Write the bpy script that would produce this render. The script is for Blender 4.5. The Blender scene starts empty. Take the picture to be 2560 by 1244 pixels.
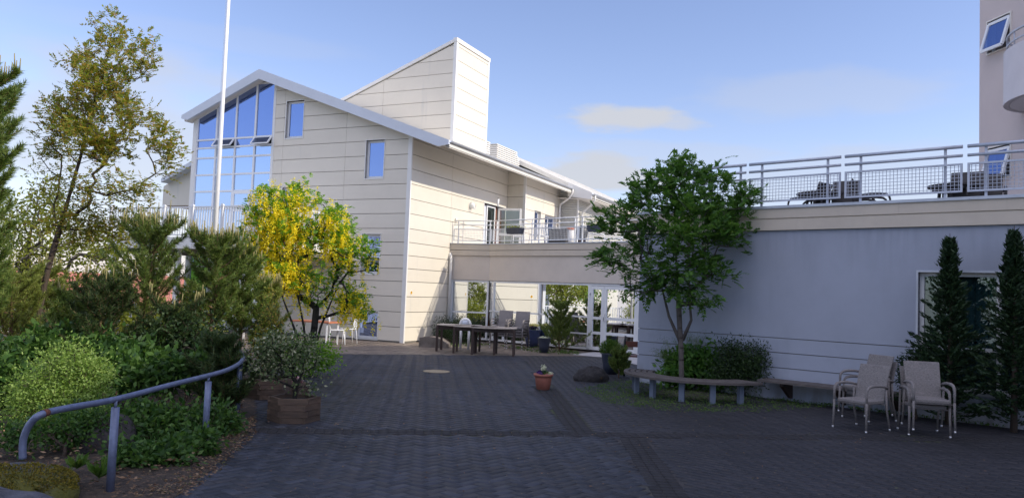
import bpy, math, random
import numpy as np
from mathutils import Vector, Matrix
R_=math.radians
SC=bpy.context.scene
COL=SC.collection
# ------------------------------------------------------------------ camera
F_,PIT,ROL,EYE=1950.0,R_(3.16),R_(2.17),1.7
cd=bpy.data.cameras.new('camera'); cam=bpy.data.objects.new('camera',cd); COL.objects.link(cam)
cd.sensor_fit='HORIZONTAL'; cd.sensor_width=36; cd.lens=36*F_/2560; cd.clip_start=.05; cd.clip_end=4000
fw=Vector((0,math.cos(PIT),math.sin(PIT))); up0=Vector((0,-math.sin(PIT),math.cos(PIT))); rt0=Vector((1,0,0))
RT=math.cos(ROL)*rt0+math.sin(ROL)*up0; UP=-math.sin(ROL)*rt0+math.cos(ROL)*up0
cam.matrix_world=Matrix(((RT.x,UP.x,-fw.x,0),(RT.y,UP.y,-fw.y,0),(RT.z,UP.z,-fw.z,EYE),(0,0,0,1)))
SC.camera=cam
# ------------------------------------------------------------------ light
SUN_AZ,SUN_EL=109.0,32.0
w=bpy.data.worlds.new('World'); SC.world=w; w.use_nodes=True
nt=w.node_tree; nt.nodes.clear()
def wn(t,**k):
    n=nt.nodes.new(t)
    for a,b in k.items(): setattr(n,a,b)
    return n
def L(a,b): nt.links.new(a,b)
sky=wn('ShaderNodeTexSky',sky_type='NISHITA',sun_disc=False)
sky.sun_elevation=R_(SUN_EL); sky.sun_rotation=R_(SUN_AZ); sky.air_density=1.0; sky.dust_density=.35; sky.ozone_density=1.6; sky.altitude=20
tc=wn('ShaderNodeTexCoord')
def cloudmask(scale,stretch,lo,hi,zlo,zhi,det=6,off=(0,0,0)):
    mp=wn('ShaderNodeMapping'); mp.inputs['Scale'].default_value=(scale,scale,scale*stretch); mp.inputs['Location'].default_value=off
    L(tc.outputs['Generated'],mp.inputs['Vector'])
    no=wn('ShaderNodeTexNoise'); no.inputs['Detail'].default_value=det; no.inputs['Roughness'].default_value=.55; no.inputs['Scale'].default_value=1
    L(mp.outputs[0],no.inputs['Vector'])
    r=wn('ShaderNodeMapRange',interpolation_type='SMOOTHSTEP'); r.inputs[1].default_value=lo; r.inputs[2].default_value=hi
    L(no.outputs['Fac'],r.inputs[0])
    sp=wn('ShaderNodeSeparateXYZ'); L(tc.outputs['Generated'],sp.inputs[0])
    z=wn('ShaderNodeMapRange',interpolation_type='SMOOTHSTEP'); z.inputs[1].default_value=zhi; z.inputs[2].default_value=zlo
    L(sp.outputs['Z'],z.inputs[0])
    m=wn('ShaderNodeMath',operation='MULTIPLY'); L(r.outputs[0],m.inputs[0]); L(z.outputs[0],m.inputs[1])
    return m.outputs[0]
def dirblob(px,py,rx,rz,pw=.6,sc=14):
    d=(RT*(px-1280)-UP*(py-622)+fw*F_).normalized()
    sub=wn('ShaderNodeVectorMath',operation='SUBTRACT'); L(tc.outputs['Generated'],sub.inputs[0]); sub.inputs[1].default_value=d
    mp=wn('ShaderNodeMapping'); mp.inputs['Scale'].default_value=(1/rx,1/rx,1/rz); L(sub.outputs[0],mp.inputs['Vector'])
    ln=wn('ShaderNodeVectorMath',operation='LENGTH'); L(mp.outputs[0],ln.inputs[0])
    no=wn('ShaderNodeTexNoise'); no.inputs['Scale'].default_value=sc; no.inputs['Detail'].default_value=7
    m2=wn('ShaderNodeMapping'); m2.inputs['Scale'].default_value=(1,1,3.2); L(tc.outputs['Generated'],m2.inputs['Vector']); L(m2.outputs[0],no.inputs['Vector'])
    a=wn('ShaderNodeMath',operation='MULTIPLY_ADD'); L(no.outputs['Fac'],a.inputs[0]); a.inputs[1].default_value=1.5; L(ln.outputs['Value'],a.inputs[2])
    r=wn('ShaderNodeMapRange',interpolation_type='SMOOTHSTEP'); r.inputs[1].default_value=1.75; r.inputs[2].default_value=1.1; r.inputs[4].default_value=pw
    L(a.outputs[0],r.inputs[0]); return r.outputs[0]
def mx(a,b):
    m=wn('ShaderNodeMath',operation='MAXIMUM'); L(a,m.inputs[0]); L(b,m.inputs[1]); return m.outputs[0]
cm=cloudmask(2.2,3.5,.42,.72,.02,.30)
w2=wn('ShaderNodeMath',operation='MULTIPLY'); L(cm,w2.inputs[0]); w2.inputs[1].default_value=.3
cl=w2.outputs[0]; wc_=None
for a in ((1570,298,.085,.020,.9,18),(1690,305,.05,.012,.6,22),(1480,432,.15,.028,.85,13),(330,330,.24,.12,.6,7),(2010,240,.22,.035,.28,9),(1650,385,.2,.02,.3,12),(420,80,.3,.02,.12,9),(2150,440,.25,.05,.4,9)):
    wc_=dirblob(*a) if wc_ is None else mx(wc_,dirblob(*a))
# pale band of bright air near the horizon
sp=wn('ShaderNodeSeparateXYZ'); L(tc.outputs['Generated'],sp.inputs[0])
hz=wn('ShaderNodeMapRange',interpolation_type='SMOOTHERSTEP'); hz.inputs[1].default_value=.22; hz.inputs[2].default_value=-.04; hz.inputs[4].default_value=.6
L(sp.outputs['Z'],hz.inputs[0]); cl=mx(cl,hz.outputs[0])
mixc=wn('ShaderNodeMix',data_type='RGBA'); L(cl,mixc.inputs[0]); L(sky.outputs[0],mixc.inputs[6]); mixc.inputs[7].default_value=(2.6,3.1,3.5,1)
mixw=wn('ShaderNodeMix',data_type='RGBA'); L(wc_,mixw.inputs[0]); L(mixc.outputs[2],mixw.inputs[6]); mixw.inputs[7].default_value=(3.1,3.55,3.4,1)
# bright broken cloud added unseen high behind the viewer to lighten the shaded walls
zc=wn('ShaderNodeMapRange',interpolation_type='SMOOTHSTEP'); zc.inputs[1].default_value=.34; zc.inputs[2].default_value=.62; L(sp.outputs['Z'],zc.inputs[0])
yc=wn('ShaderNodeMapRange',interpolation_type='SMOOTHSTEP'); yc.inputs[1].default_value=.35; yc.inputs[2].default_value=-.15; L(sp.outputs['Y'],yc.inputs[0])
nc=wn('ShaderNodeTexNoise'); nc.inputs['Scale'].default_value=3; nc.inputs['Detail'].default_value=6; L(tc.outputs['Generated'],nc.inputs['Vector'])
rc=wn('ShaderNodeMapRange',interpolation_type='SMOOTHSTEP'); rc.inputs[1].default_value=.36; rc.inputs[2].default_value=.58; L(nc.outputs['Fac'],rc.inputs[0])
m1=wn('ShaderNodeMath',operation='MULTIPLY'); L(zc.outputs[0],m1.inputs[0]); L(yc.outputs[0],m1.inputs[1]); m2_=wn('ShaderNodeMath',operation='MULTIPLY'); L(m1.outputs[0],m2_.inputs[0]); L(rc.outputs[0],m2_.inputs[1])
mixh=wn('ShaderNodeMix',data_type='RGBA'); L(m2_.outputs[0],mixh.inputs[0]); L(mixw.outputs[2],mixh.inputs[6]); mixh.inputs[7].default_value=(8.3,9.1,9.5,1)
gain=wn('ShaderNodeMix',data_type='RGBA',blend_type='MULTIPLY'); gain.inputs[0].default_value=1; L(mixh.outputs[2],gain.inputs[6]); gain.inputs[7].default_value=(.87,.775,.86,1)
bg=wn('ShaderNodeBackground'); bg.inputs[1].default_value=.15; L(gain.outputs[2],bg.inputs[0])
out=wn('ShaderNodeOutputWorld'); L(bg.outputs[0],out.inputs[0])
sl=bpy.data.lights.new('sun','SUN'); sl.energy=2.45; sl.angle=R_(.5); sl.color=(1,.91,.76)
so=bpy.data.objects.new('sun',sl); COL.objects.link(so)
sv=Vector((math.sin(R_(SUN_AZ))*math.cos(R_(SUN_EL)),math.cos(R_(SUN_AZ))*math.cos(R_(SUN_EL)),math.sin(R_(SUN_EL))))
so.rotation_euler=sv.to_track_quat('Z','Y').to_euler(); so.location=(0,0,30)
SC.view_settings.view_transform='Standard'; SC.view_settings.look='None'; SC.view_settings.exposure=0.7; SC.view_settings.gamma=1
SC.render.engine='CYCLES'; SC.cycles.max_bounces=8; SC.cycles.transparent_max_bounces=16
# ------------------------------------------------------------------ layout helpers
CAMP=Vector((0,0,EYE))
def ray(px,py): return RT*(px-1280)-UP*(py-622)+fw*F_
def G(px,py,z=0):
    d=ray(px,py); return CAMP+d*((z-EYE)/d.z)
def P(px,py,depth):
    d=ray(px,py); return CAMP+d*(depth/d.y)
class Fr:
    """wall frame: a along ax, b along ay, z up"""
    def __init__(s,o,aza,azb):
        s.o=Vector(o); s.A=Vector((math.sin(R_(aza)),math.cos(R_(aza)),0)); s.B=Vector((math.sin(R_(azb)),math.cos(R_(azb)),0))
    def pt(s,a,b,z): 
        v=s.o+s.A*a+s.B*b; return Vector((v.x,v.y,z))
    def onb(s,px,py,b=0):   # pixel -> (a,z) on plane b=const
        d=ray(px,py); t=((s.o+s.B*b-CAMP).dot(s.B))/d.dot(s.B); v=CAMP+d*t; return ((v-s.o).dot(s.A),v.z)
    def ona(s,px,py,a=0):
        d=ray(px,py); t=((s.o+s.A*a-CAMP).dot(s.A))/d.dot(s.A); v=CAMP+d*t; return ((v-s.o).dot(s.B),v.z)
WF=Fr((0,0,0),90,0)
# ------------------------------------------------------------------ objects
def tag(o,label=None,cat=None,group=None,kind=None):
    if label: o['label']=label
    if cat: o['category']=cat
    if group: o['group']=group
    if kind: o['kind']=kind
    return o
def thing(name,label,cat,loc=(0,0,0),group=None,rz=0):
    o=bpy.data.objects.new(name,None); COL.objects.link(o); o.location=loc; o.rotation_euler=(0,0,rz); o.empty_display_size=.2
    return tag(o,label,cat,group)
def rootloc(o):
    v=Vector((0,0,0))
    while o is not None: v+=Vector(o.location); o=o.parent
    return v
def copy_tree(o,parent=None):
    c=o.copy(); COL.objects.link(c); c.parent=parent
    for ch in list(o.children): copy_tree(ch,c)
    return c
class MB:
    def __init__(s): s.v=[]; s.f=[]; s.sm=[]
    def add(s,vs,fs,smooth=False):
        n=len(s.v); s.v+= [tuple(v) for v in vs]; s.f+=[tuple(i+n for i in f) for f in fs]; s.sm+=[smooth]*len(fs); return s
    def box(s,fr,a0,a1,b0,b1,z0,z1):
        p=[fr.pt(a,b,z) for z in (z0,z1) for b in (b0,b1) for a in (a0,a1)]
        return s.add(p,[(0,2,3,1),(4,5,7,6),(0,1,5,4),(2,6,7,3),(0,4,6,2),(1,3,7,5)])
    def prism(s,fr,poly,c0,c1,axis='b'):
        n=len(poly)
        def q(u,v,c):
            if axis=='b': return fr.pt(u,c,v)
            if axis=='a': return fr.pt(c,u,v)
            return fr.pt(u,v,c)
        p=[q(u,v,c0) for u,v in poly]+[q(u,v,c1) for u,v in poly]
        return s.add(p,[tuple(range(n)),tuple(range(2*n-1,n-1,-1))]+[(i,(i+1)%n,n+(i+1)%n,n+i) for i in range(n)])
    def bar(s,p,q,w,h=None,up=(0,0,1)):
        """rectangular bar from p to q"""
        h=h or w; p=Vector(p); q=Vector(q); d=(q-p).normalized(); u=Vector(up)
        if abs(d.dot(u))>.98: u=Vector((1,0,0))
        x=d.cross(u).normalized(); y=x.cross(d)
        c=[x*(i*w/2)+y*(j*h/2) for i,j in ((-1,-1),(1,-1),(1,1),(-1,1))]
        return s.add([p+k for k in c]+[q+k for k in c],[(0,1,2,3),(7,6,5,4),(0,4,5,1),(1,5,6,2),(2,6,7,3),(3,7,4,0)])
    def tube(s,pts,r,n=8,cap=True,flat=None):
        pts=[Vector(p) for p in pts]; m=len(pts)
        rs=r if isinstance(r,(list,tuple)) else [r]*m
        prev=None; vs=[]
        for i,p in enumerate(pts):
            d=(pts[min(i+1,m-1)]-pts[max(i-1,0)]).normalized()
            if prev is None:
                x=d.orthogonal().normalized()
            else:
                x=(prev-d*prev.dot(d)); x=x.normalized() if x.length>1e-6 else d.orthogonal().normalized()
            prev=x; y=d.cross(x)
            for k in range(n):
                a=2*math.pi*k/n; vs.append(p+(x*math.cos(a)+y*math.sin(a))*rs[i])
        fs=[(i*n+k,i*n+(k+1)%n,(i+1)*n+(k+1)%n,(i+1)*n+k) for i in range(m-1) for k in range(n)]
        s.add(vs,fs,True)
        if cap: s.add([],[]) ; N=len(s.v)-len(vs); s.f+=[tuple(N+k for k in range(n))[::-1],tuple(N+(m-1)*n+k for k in range(n))]; s.sm+=[False,False]
        return s
    def lathe(s,prof,c=(0,0,0),n=24,smooth=True,sx=1,sy=1,rot=0):
        c=Vector(c); vs=[]
        for r,z in prof:
            for k in range(n):
                a=2*math.pi*k/n+rot; vs.append(c+Vector((r*math.cos(a)*sx,r*math.sin(a)*sy,z)))
        m=len(prof)
        fs=[(i*n+k,i*n+(k+1)%n,(i+1)*n+(k+1)%n,(i+1)*n+k) for i in range(m-1) for k in range(n)]
        fs2=[tuple(range(n))[::-1],tuple((m-1)*n+k for k in range(n))]
        s.add(vs,fs,smooth); N=len(s.v)-len(vs); s.f+=[tuple(N+i for i in f) for f in fs2]; s.sm+=[False,False]
        return s
    def blob(s,c,r,seed=0,amp=.15,n=14,m=9,flat=-9):
        rg=random.Random(seed); ph=[(rg.uniform(0,6),rg.uniform(0,6),rg.uniform(1,4),rg.uniform(1,4)) for _ in range(5)]
        vs=[]; c=Vector(c)
        for i in range(m+1):
            th=math.pi*i/m
            for k in range(n):
                a=2*math.pi*k/n; q=1+amp*sum(math.sin(a*round(x[2])+x[0])*math.sin(th*x[3]+x[1]) for x in ph)/2
                v=Vector((math.sin(th)*math.cos(a)*r[0],math.sin(th)*math.sin(a)*r[1],math.cos(th)*r[2]))*q
                v.z=max(v.z,flat); vs.append(c+v)
        fs=[(i*n+k,(i+1)*n+k,(i+1)*n+(k+1)%n,i*n+(k+1)%n) for i in range(m) for k in range(n)]
        return s.add(vs,fs,True)
    def build(s,name,mat,parent=None,bevel=0,label=None):
        me=bpy.data.meshes.new(name); off=rootloc(parent) if parent else Vector((0,0,0))
        me.from_pydata([(v[0]-off.x,v[1]-off.y,v[2]-off.z) for v in s.v],[],s.f); me.update()
        me.polygons.foreach_set('use_smooth',s.sm); me.materials.append(mat)
        o=bpy.data.objects.new(name,me); COL.objects.link(o); o.parent=parent
        if bevel:
            b=o.modifiers.new('bevel','BEVEL'); b.width=bevel; b.segments=2; b.limit_method='ANGLE'; b.angle_limit=R_(40)
        if label: o['label']=label
        return o
def rawmesh(name,V,Fq,mat,parent=None,k=4):
    """fast mesh from numpy verts (N,3) and faces of k verts"""
    me=bpy.data.meshes.new(name); off=rootloc(parent) if parent else Vector((0,0,0))
    V=np.asarray(V,np.float32)-np.array(off,np.float32); Fq=np.asarray(Fq,np.int32)
    me.vertices.add(len(V)); me.vertices.foreach_set('co',V.ravel())
    me.loops.add(Fq.size); me.loops.foreach_set('vertex_index',Fq.ravel())
    me.polygons.add(len(Fq)); me.polygons.foreach_set('loop_start',np.arange(0,Fq.size,k,dtype=np.int32)); me.polygons.foreach_set('loop_total',np.full(len(Fq),k,np.int32))
    me.update(); me.validate(); me.materials.append(mat)
    o=bpy.data.objects.new(name,me); COL.objects.link(o); o.parent=parent
    return o
# ------------------------------------------------------------------ materials
def mat(name,col,rough=.7,metal=0,var=.12,vs=3.0,bump=0,bs=40,spec=.5,fine=0,stain=None,coord='Object',stretch=(1,1,1)):
    m=bpy.data.materials.new(name); m.use_nodes=True; t=m.node_tree; b=t.nodes['Principled BSDF']
    b.inputs['Roughness'].default_value=rough; b.inputs['Metallic'].default_value=metal; b.inputs['Specular IOR Level'].default_value=spec
    tcn=t.nodes.new('ShaderNodeTexCoord'); mp=t.nodes.new('ShaderNodeMapping'); mp.inputs['Scale'].default_value=stretch
    t.links.new(tcn.outputs[coord],mp.inputs[0])
    n=t.nodes.new('ShaderNodeTexNoise'); n.inputs['Scale'].default_value=vs; n.inputs['Detail'].default_value=8; n.inputs['Roughness'].default_value=.65
    t.links.new(mp.outputs[0],n.inputs['Vector'])
    r=t.nodes.new('ShaderNodeMapRange'); r.inputs[1].default_value=.3; r.inputs[2].default_value=.7; t.links.new(n.outputs['Fac'],r.inputs[0])
    mixn=t.nodes.new('ShaderNodeMix'); mixn.data_type='RGBA'; t.links.new(r.outputs[0],mixn.inputs[0])
    mixn.inputs[6].default_value=(*[c*(1-var) for c in col],1); mixn.inputs[7].default_value=(*[min(1,c*(1+var)) for c in col],1)
    o=mixn.outputs[2]
    if stain:
        scol,ss,lo,hi=stain[:4]; st=stain[4] if len(stain)>4 else (1,1,1)
        mp2=t.nodes.new('ShaderNodeMapping'); mp2.inputs['Scale'].default_value=st; t.links.new(tcn.outputs[coord],mp2.inputs[0])
        n2=t.nodes.new('ShaderNodeTexNoise'); n2.inputs['Scale'].default_value=ss; n2.inputs['Detail'].default_value=9; t.links.new(mp2.outputs[0],n2.inputs['Vector'])
        r2=t.nodes.new('ShaderNodeMapRange'); r2.interpolation_type='SMOOTHSTEP'; r2.inputs[1].default_value=lo; r2.inputs[2].default_value=hi; t.links.new(n2.outputs['Fac'],r2.inputs[0])
        m3=t.nodes.new('ShaderNodeMix'); m3.data_type='RGBA'; t.links.new(r2.outputs[0],m3.inputs[0]); t.links.new(o,m3.inputs[6]); m3.inputs[7].default_value=(*scol,1); o=m3.outputs[2]
    t.links.new(o,b.inputs['Base Color'])
    if bump:
        n4=t.nodes.new('ShaderNodeTexNoise'); n4.inputs['Scale'].default_value=bs; n4.inputs['Detail'].default_value=5; t.links.new(mp.outputs[0],n4.inputs['Vector'])
        bp=t.nodes.new('ShaderNodeBump'); bp.inputs['Strength'].default_value=bump; bp.inputs['Distance'].default_value=.02; t.links.new(n4.outputs['Fac'],bp.inputs['Height']); t.links.new(bp.outputs[0],b.inputs['Normal'])
    return m
def leafmat(name,cols,trans=.35,rough=.5,spec=.3):
    """random colour per leaf, part of the light passes through"""
    m=bpy.data.materials.new(name); m.use_nodes=True; t=m.node_tree; b=t.nodes['Principled BSDF']; o=t.nodes['Material Output']
    g=t.nodes.new('ShaderNodeNewGeometry'); cr=t.nodes.new('ShaderNodeValToRGB'); t.links.new(g.outputs['Random Per Island'],cr.inputs[0])
    e=cr.color_ramp.elements
    while len(e)<len(cols): e.new(.5)
    for i,c in enumerate(cols): e[i].position=i/(len(cols)-1); e[i].color=(*c,1)
    t.links.new(cr.outputs[0],b.inputs['Base Color']); b.inputs['Roughness'].default_value=rough; b.inputs['Specular IOR Level'].default_value=spec
    tr=t.nodes.new('ShaderNodeBsdfTranslucent'); hs=t.nodes.new('ShaderNodeHueSaturation'); hs.inputs['Hue'].default_value=.485; hs.inputs['Saturation'].default_value=1.1; hs.inputs['Value'].default_value=1.5
    t.links.new(cr.outputs[0],hs.inputs['Color']); t.links.new(hs.outputs[0],tr.inputs[0])
    mi=t.nodes.new('ShaderNodeMixShader'); mi.inputs[0].default_value=trans; t.links.new(b.outputs[0],mi.inputs[1]); t.links.new(tr.outputs[0],mi.inputs[2]); t.links.new(mi.outputs[0],o.inputs[0])
    return m
def glassmat(name,tint=(.8,.88,1),refl=.62,trans=(.5,.6,.62),rough=.0,wob=.0):
    m=bpy.data.materials.new(name); m.use_nodes=True; t=m.node_tree; t.nodes.remove(t.nodes['Principled BSDF']); o=t.nodes['Material Output']
    gl=t.nodes.new('ShaderNodeBsdfGlossy'); gl.inputs['Color'].default_value=(*tint,1); gl.inputs['Roughness'].default_value=rough
    tr=t.nodes.new('ShaderNodeBsdfTransparent'); tr.inputs[0].default_value=(*trans,1)
    if wob:
        tcn=t.nodes.new('ShaderNodeTexCoord'); n=t.nodes.new('ShaderNodeTexNoise'); n.inputs['Scale'].default_value=1.3; t.links.new(tcn.outputs['Object'],n.inputs['Vector'])
        bp=t.nodes.new('ShaderNodeBump'); bp.inputs['Strength'].default_value=wob; bp.inputs['Distance'].default_value=.01; t.links.new(n.outputs['Fac'],bp.inputs['Height']); t.links.new(bp.outputs[0],gl.inputs['Normal'])
    mi=t.nodes.new('ShaderNodeMixShader'); mi.inputs[0].default_value=refl; t.links.new(tr.outputs[0],mi.inputs[1]); t.links.new(gl.outputs[0],mi.inputs[2]); t.links.new(mi.outputs[0],o.inputs[0])
    return m
M={}
M['panel']=mat('panel_cream',(.71,.66,.56),.45,var=.035,vs=1.2,bump=.03,bs=60,spec=.4,stain=((.58,.56,.5),1.1,.62,.85,(2.5,2.5,.35)))
def islandtint(m,a):
    t=m.node_tree; b=t.nodes['Principled BSDF']; src=[l for l in t.links if l.to_socket==b.inputs['Base Color']][0].from_socket
    g=t.nodes.new('ShaderNodeNewGeometry'); r=t.nodes.new('ShaderNodeMapRange'); r.inputs[3].default_value=1-a; r.inputs[4].default_value=1+a; t.links.new(g.outputs['Random Per Island'],r.inputs[0])
    mm=t.nodes.new('ShaderNodeMix'); mm.data_type='RGBA'; mm.blend_type='MULTIPLY'; mm.inputs[0].default_value=1; t.links.new(src,mm.inputs[6]); t.links.new(r.outputs[0],mm.inputs[7]); t.links.new(mm.outputs[2],b.inputs['Base Color'])
islandtint(M['panel'],.025)
def basedirt(m,col,z0,z1,zlo=None):
    # splashed dirt above the ground and streaks below the coping, broken up by noise
    t=m.node_tree; b=t.nodes['Principled BSDF']; src=[l for l in t.links if l.to_socket==b.inputs['Base Color']][0].from_socket
    g=t.nodes.new('ShaderNodeNewGeometry'); sp=t.nodes.new('ShaderNodeSeparateXYZ'); t.links.new(g.outputs['Position'],sp.inputs[0])
    mp=t.nodes.new('ShaderNodeMapping'); mp.inputs['Scale'].default_value=(5,5,.7); t.links.new(g.outputs['Position'],mp.inputs[0])
    n=t.nodes.new('ShaderNodeTexNoise'); n.inputs['Scale'].default_value=1.4; n.inputs['Detail'].default_value=8; t.links.new(mp.outputs[0],n.inputs['Vector'])
    r=t.nodes.new('ShaderNodeMapRange'); r.interpolation_type='SMOOTHSTEP'; r.inputs[1].default_value=z1; r.inputs[2].default_value=z0; t.links.new(sp.outputs['Z'],r.inputs[0])
    q=t.nodes.new('ShaderNodeMath'); q.operation='MULTIPLY'; t.links.new(r.outputs[0],q.inputs[0]); 
    r2=t.nodes.new('ShaderNodeMapRange'); r2.interpolation_type='SMOOTHSTEP'; r2.inputs[1].default_value=.42; r2.inputs[2].default_value=.66; r2.inputs[4].default_value=.75; t.links.new(n.outputs['Fac'],r2.inputs[0]); t.links.new(r2.outputs[0],q.inputs[1])
    mm=t.nodes.new('ShaderNodeMix'); mm.data_type='RGBA'; t.links.new(q.outputs[0],mm.inputs[0]); t.links.new(src,mm.inputs[6]); mm.inputs[7].default_value=(*col,1); t.links.new(mm.outputs[2],b.inputs['Base Color'])
M['core']=mat('groove_grey',(.20,.19,.17),.9)
M['trim']=mat('trim_white',(.76,.75,.72),.4,var=.03)
M['fascia']=mat('fascia_grey',(.64,.68,.74),.4,var=.05,vs=1.5,stain=((.5,.53,.57),3,.6,.85,(1,1,.2)))
M['roof']=mat('roof_metal',(.72,.70,.64),.75,var=.06,vs=2)
M['soffit']=mat('soffit_white',(.74,.70,.64),.6,var=.04)
M['corr']=mat('corrugated_grey',(.60,.59,.54),.4,var=.05)
M['frame']=mat('window_frame_white',(.78,.79,.80),.35,var=.03)
M['glass']=glassmat('glass_blue',(.34,.44,.74),.74,(.45,.55,.6),wob=.14)
M['glasslow']=glassmat('glass_pale_blue',(.52,.64,.86),.84,(.5,.6,.65),wob=.16)
M['glass2']=glassmat('glass_clear',(.9,.95,1.0),.9,(.4,.45,.47),wob=.06)
M['glassdim']=glassmat('glass_dim',(.5,.62,.66),.16,(.6,.7,.7))
M['curtain']=mat('curtain',(.62,.66,.72),.9,var=.1,vs=8)
M['interior']=mat('interior_grey',(.16,.17,.18),.9)
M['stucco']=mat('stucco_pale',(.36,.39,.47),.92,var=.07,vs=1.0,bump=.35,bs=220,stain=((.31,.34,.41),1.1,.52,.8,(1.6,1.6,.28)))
M['stuccoband']=mat('stucco_band_beige',(.60,.53,.44),.9,var=.07,vs=1.5,bump=.25,bs=200,stain=((.38,.32,.24),3.0,.62,.9,(2.5,2.5,.25)))
basedirt(M['stucco'],(.22,.22,.22),.0,.5); basedirt(M['stucco'],(.30,.33,.40),3.1,2.0)
M['stuccotall']=mat('stucco_rose_grey',(.60,.52,.50),.92,var=.05,vs=.9,bump=.3,bs=200)
M['greyband']=mat('stucco_grey',(.64,.57,.50),.9,var=.06,vs=1.4,bump=.2,bs=200,stain=((.42,.34,.24),4,.66,.9,(3,3,.3)))
M['rail']=mat('rail_galvanised',(.50,.53,.60),.45,metal=.25,var=.12,vs=9)
M['railw']=mat('rail_white',(.74,.75,.76),.4,var=.05)
M['zinc']=mat('zinc_edge',(.5,.53,.58),.4,metal=.3)
M['handrail']=mat('handrail_galvanised',(.14,.17,.27),.5,metal=.35,var=.25,vs=14,bump=.1,bs=60,stain=((.12,.06,.04),5,.74,.8))
M['pole']=mat('pole_white',(.78,.78,.77),.3,var=.03)
M['wicker']=mat('wicker_taupe',(.23,.21,.205),.7,var=.45,vs=42,bump=.6,bs=120,stretch=(1,1,3))
M['wickerdark']=mat('chair_dark',(.05,.045,.045),.7,var=.2,vs=30)
M['alu']=mat('foot_alu',(.6,.6,.62),.3,metal=.8)
M['darkwood']=mat('table_wood_dark',(.055,.032,.026),.5,var=.3,vs=6,stretch=(1,1,.3))
M['tabletop']=mat('table_top_worn',(.50,.43,.36),.5,var=.15,vs=5)
M['plankwood']=mat('planter_wood',(.07,.047,.033),.8,var=.45,vs=5,bump=.4,bs=50,stretch=(1,1,5),stain=((.05,.035,.03),4,.55,.75))
M['benchwood']=mat('bench_wood_grey',(.105,.09,.085),.8,var=.35,vs=7,bump=.4,bs=60,stretch=(1,1,4))
M['benchleg']=mat('bench_leg_paint',(.13,.16,.22),.6,var=.12,vs=8)
M['stone']=mat('stone_grey',(.17,.145,.125),.95,var=.35,vs=5,bump=.9,bs=14)
M['lava']=mat('lava_rock',(.035,.032,.033),.95,var=.6,vs=9,bump=1,bs=22,stain=((.16,.09,.02),3.2,.66,.75))
M['lava2']=mat('grey_rock',(.07,.075,.095),.9,var=.4,vs=9,bump=1,bs=20)
M['moss']=mat('mossy_rock',(.06,.065,.075),.95,var=.4,vs=8,bump=1,bs=18,stain=((.085,.085,.012),2.6,.42,.55))
M['soil']=mat('soil_litter',(.045,.034,.026),1,var=.6,vs=16,bump=1,bs=40,stain=((.15,.09,.05),22,.56,.66))
M['terra']=mat('terracotta',(.33,.12,.085),.7,var=.14,vs=9,stain=((.34,.2,.17),6,.6,.8))
M['navy']=mat('pot_navy',(.030,.038,.062),.45,var=.2,vs=8)
M['bluepot']=mat('pot_blue',(.055,.075,.17),.3,var=.25,vs=6)
M['bark']=mat('bark_brown',(.075,.055,.042),.95,var=.4,vs=12,bump=.8,bs=40,stretch=(1,1,.3))
M['barkpine']=mat('bark_pine',(.17,.10,.06),.95,var=.45,vs=12,bump=.8,bs=35)
M['barkgrey']=mat('bark_grey',(.115,.10,.09),.9,var=.35,vs=10,bump=.6,bs=40,stretch=(1,1,.4))
M['barkdark']=mat('bark_dark',(.025,.022,.02),.95,var=.4,vs=12)
islandtint(M['plankwood'],.45)
M['yellowsign']=mat('sticker_yellow',(.75,.42,.02),.5)
M['lampw']=mat('lamp_white',(.8,.8,.78),.3)
M['orange']=mat('orange_fabric',(.60,.17,.07),.7,var=.15,vs=20)
M['iron']=mat('cast_iron_black',(.012,.012,.014),.4)
M['redwood']=mat('bench_slat_red',(.16,.055,.035),.5,var=.3,vs=8)
M['redroof']=mat('tile_roof_red',(.50,.20,.15),.8,var=.2,vs=3,bump=.5,bs=8)
M['brick']=mat('house_wall_pink',(.50,.33,.28),.9,var=.15)
M['mesh']=M['rail']
M['door']=mat('door_brown',(.18,.07,.045),.5,var=.2,vs=6)
M['concrete']=mat('concrete_pale',(.42,.41,.42),.9,var=.12,vs=4,bump=.2)
M['manhole']=mat('manhole_sand',(.36,.29,.19),.95,var=.25,vs=12,bump=.4,bs=30)
M['candle']=mat('pine_candle',(.26,.23,.09),.8,var=.25,vs=30)
M['fl_yellow']=leafmat('blossom_yellow',[(.86,.70,.015),(.95,.84,.05),(.82,.74,.06)],.4)
M['fl_pansy']=leafmat('pansy_purple',[(.05,.02,.14),(.10,.03,.2)],.2)
M['fl_white']=leafmat('blossom_cream',[(.55,.58,.45),(.7,.72,.5)],.2)
M['fl_pale']=leafmat('pansy_yellow',[(.75,.7,.15),(.75,.75,.45)],.2)
M['fl_red']=leafmat('flower_red',[(.35,.02,.04),(.6,.5,.5)],.2)
M['lf_birch']=leafmat('leaf_bronze_green',[(.12,.19,.03),(.20,.28,.045),(.34,.33,.06),(.42,.27,.07),(.15,.22,.035),(.36,.30,.07)],.5)
M['lf_olive']=leafmat('leaf_olive',[(.12,.15,.025),(.21,.25,.04),(.32,.34,.06)],.45)
M['lf_lab']=leafmat('leaf_laburnum',[(.09,.22,.025),(.17,.35,.04),(.27,.44,.08)],.5)
M['lf_rowan']=leafmat('leaf_rowan',[(.045,.12,.025),(.08,.19,.035),(.14,.27,.055)],.4)
M['lf_shrub']=leafmat('leaf_bush_green',[(.020,.055,.012),(.038,.095,.02),(.065,.14,.028),(.11,.20,.045)],.35)
M['lf_light']=leafmat('leaf_lime',[(.11,.20,.035),(.20,.31,.06),(.31,.42,.12)],.35)
M['lf_dark']=leafmat('leaf_dark',[(.014,.035,.012),(.03,.06,.018),(.045,.08,.02)],.25)
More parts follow.
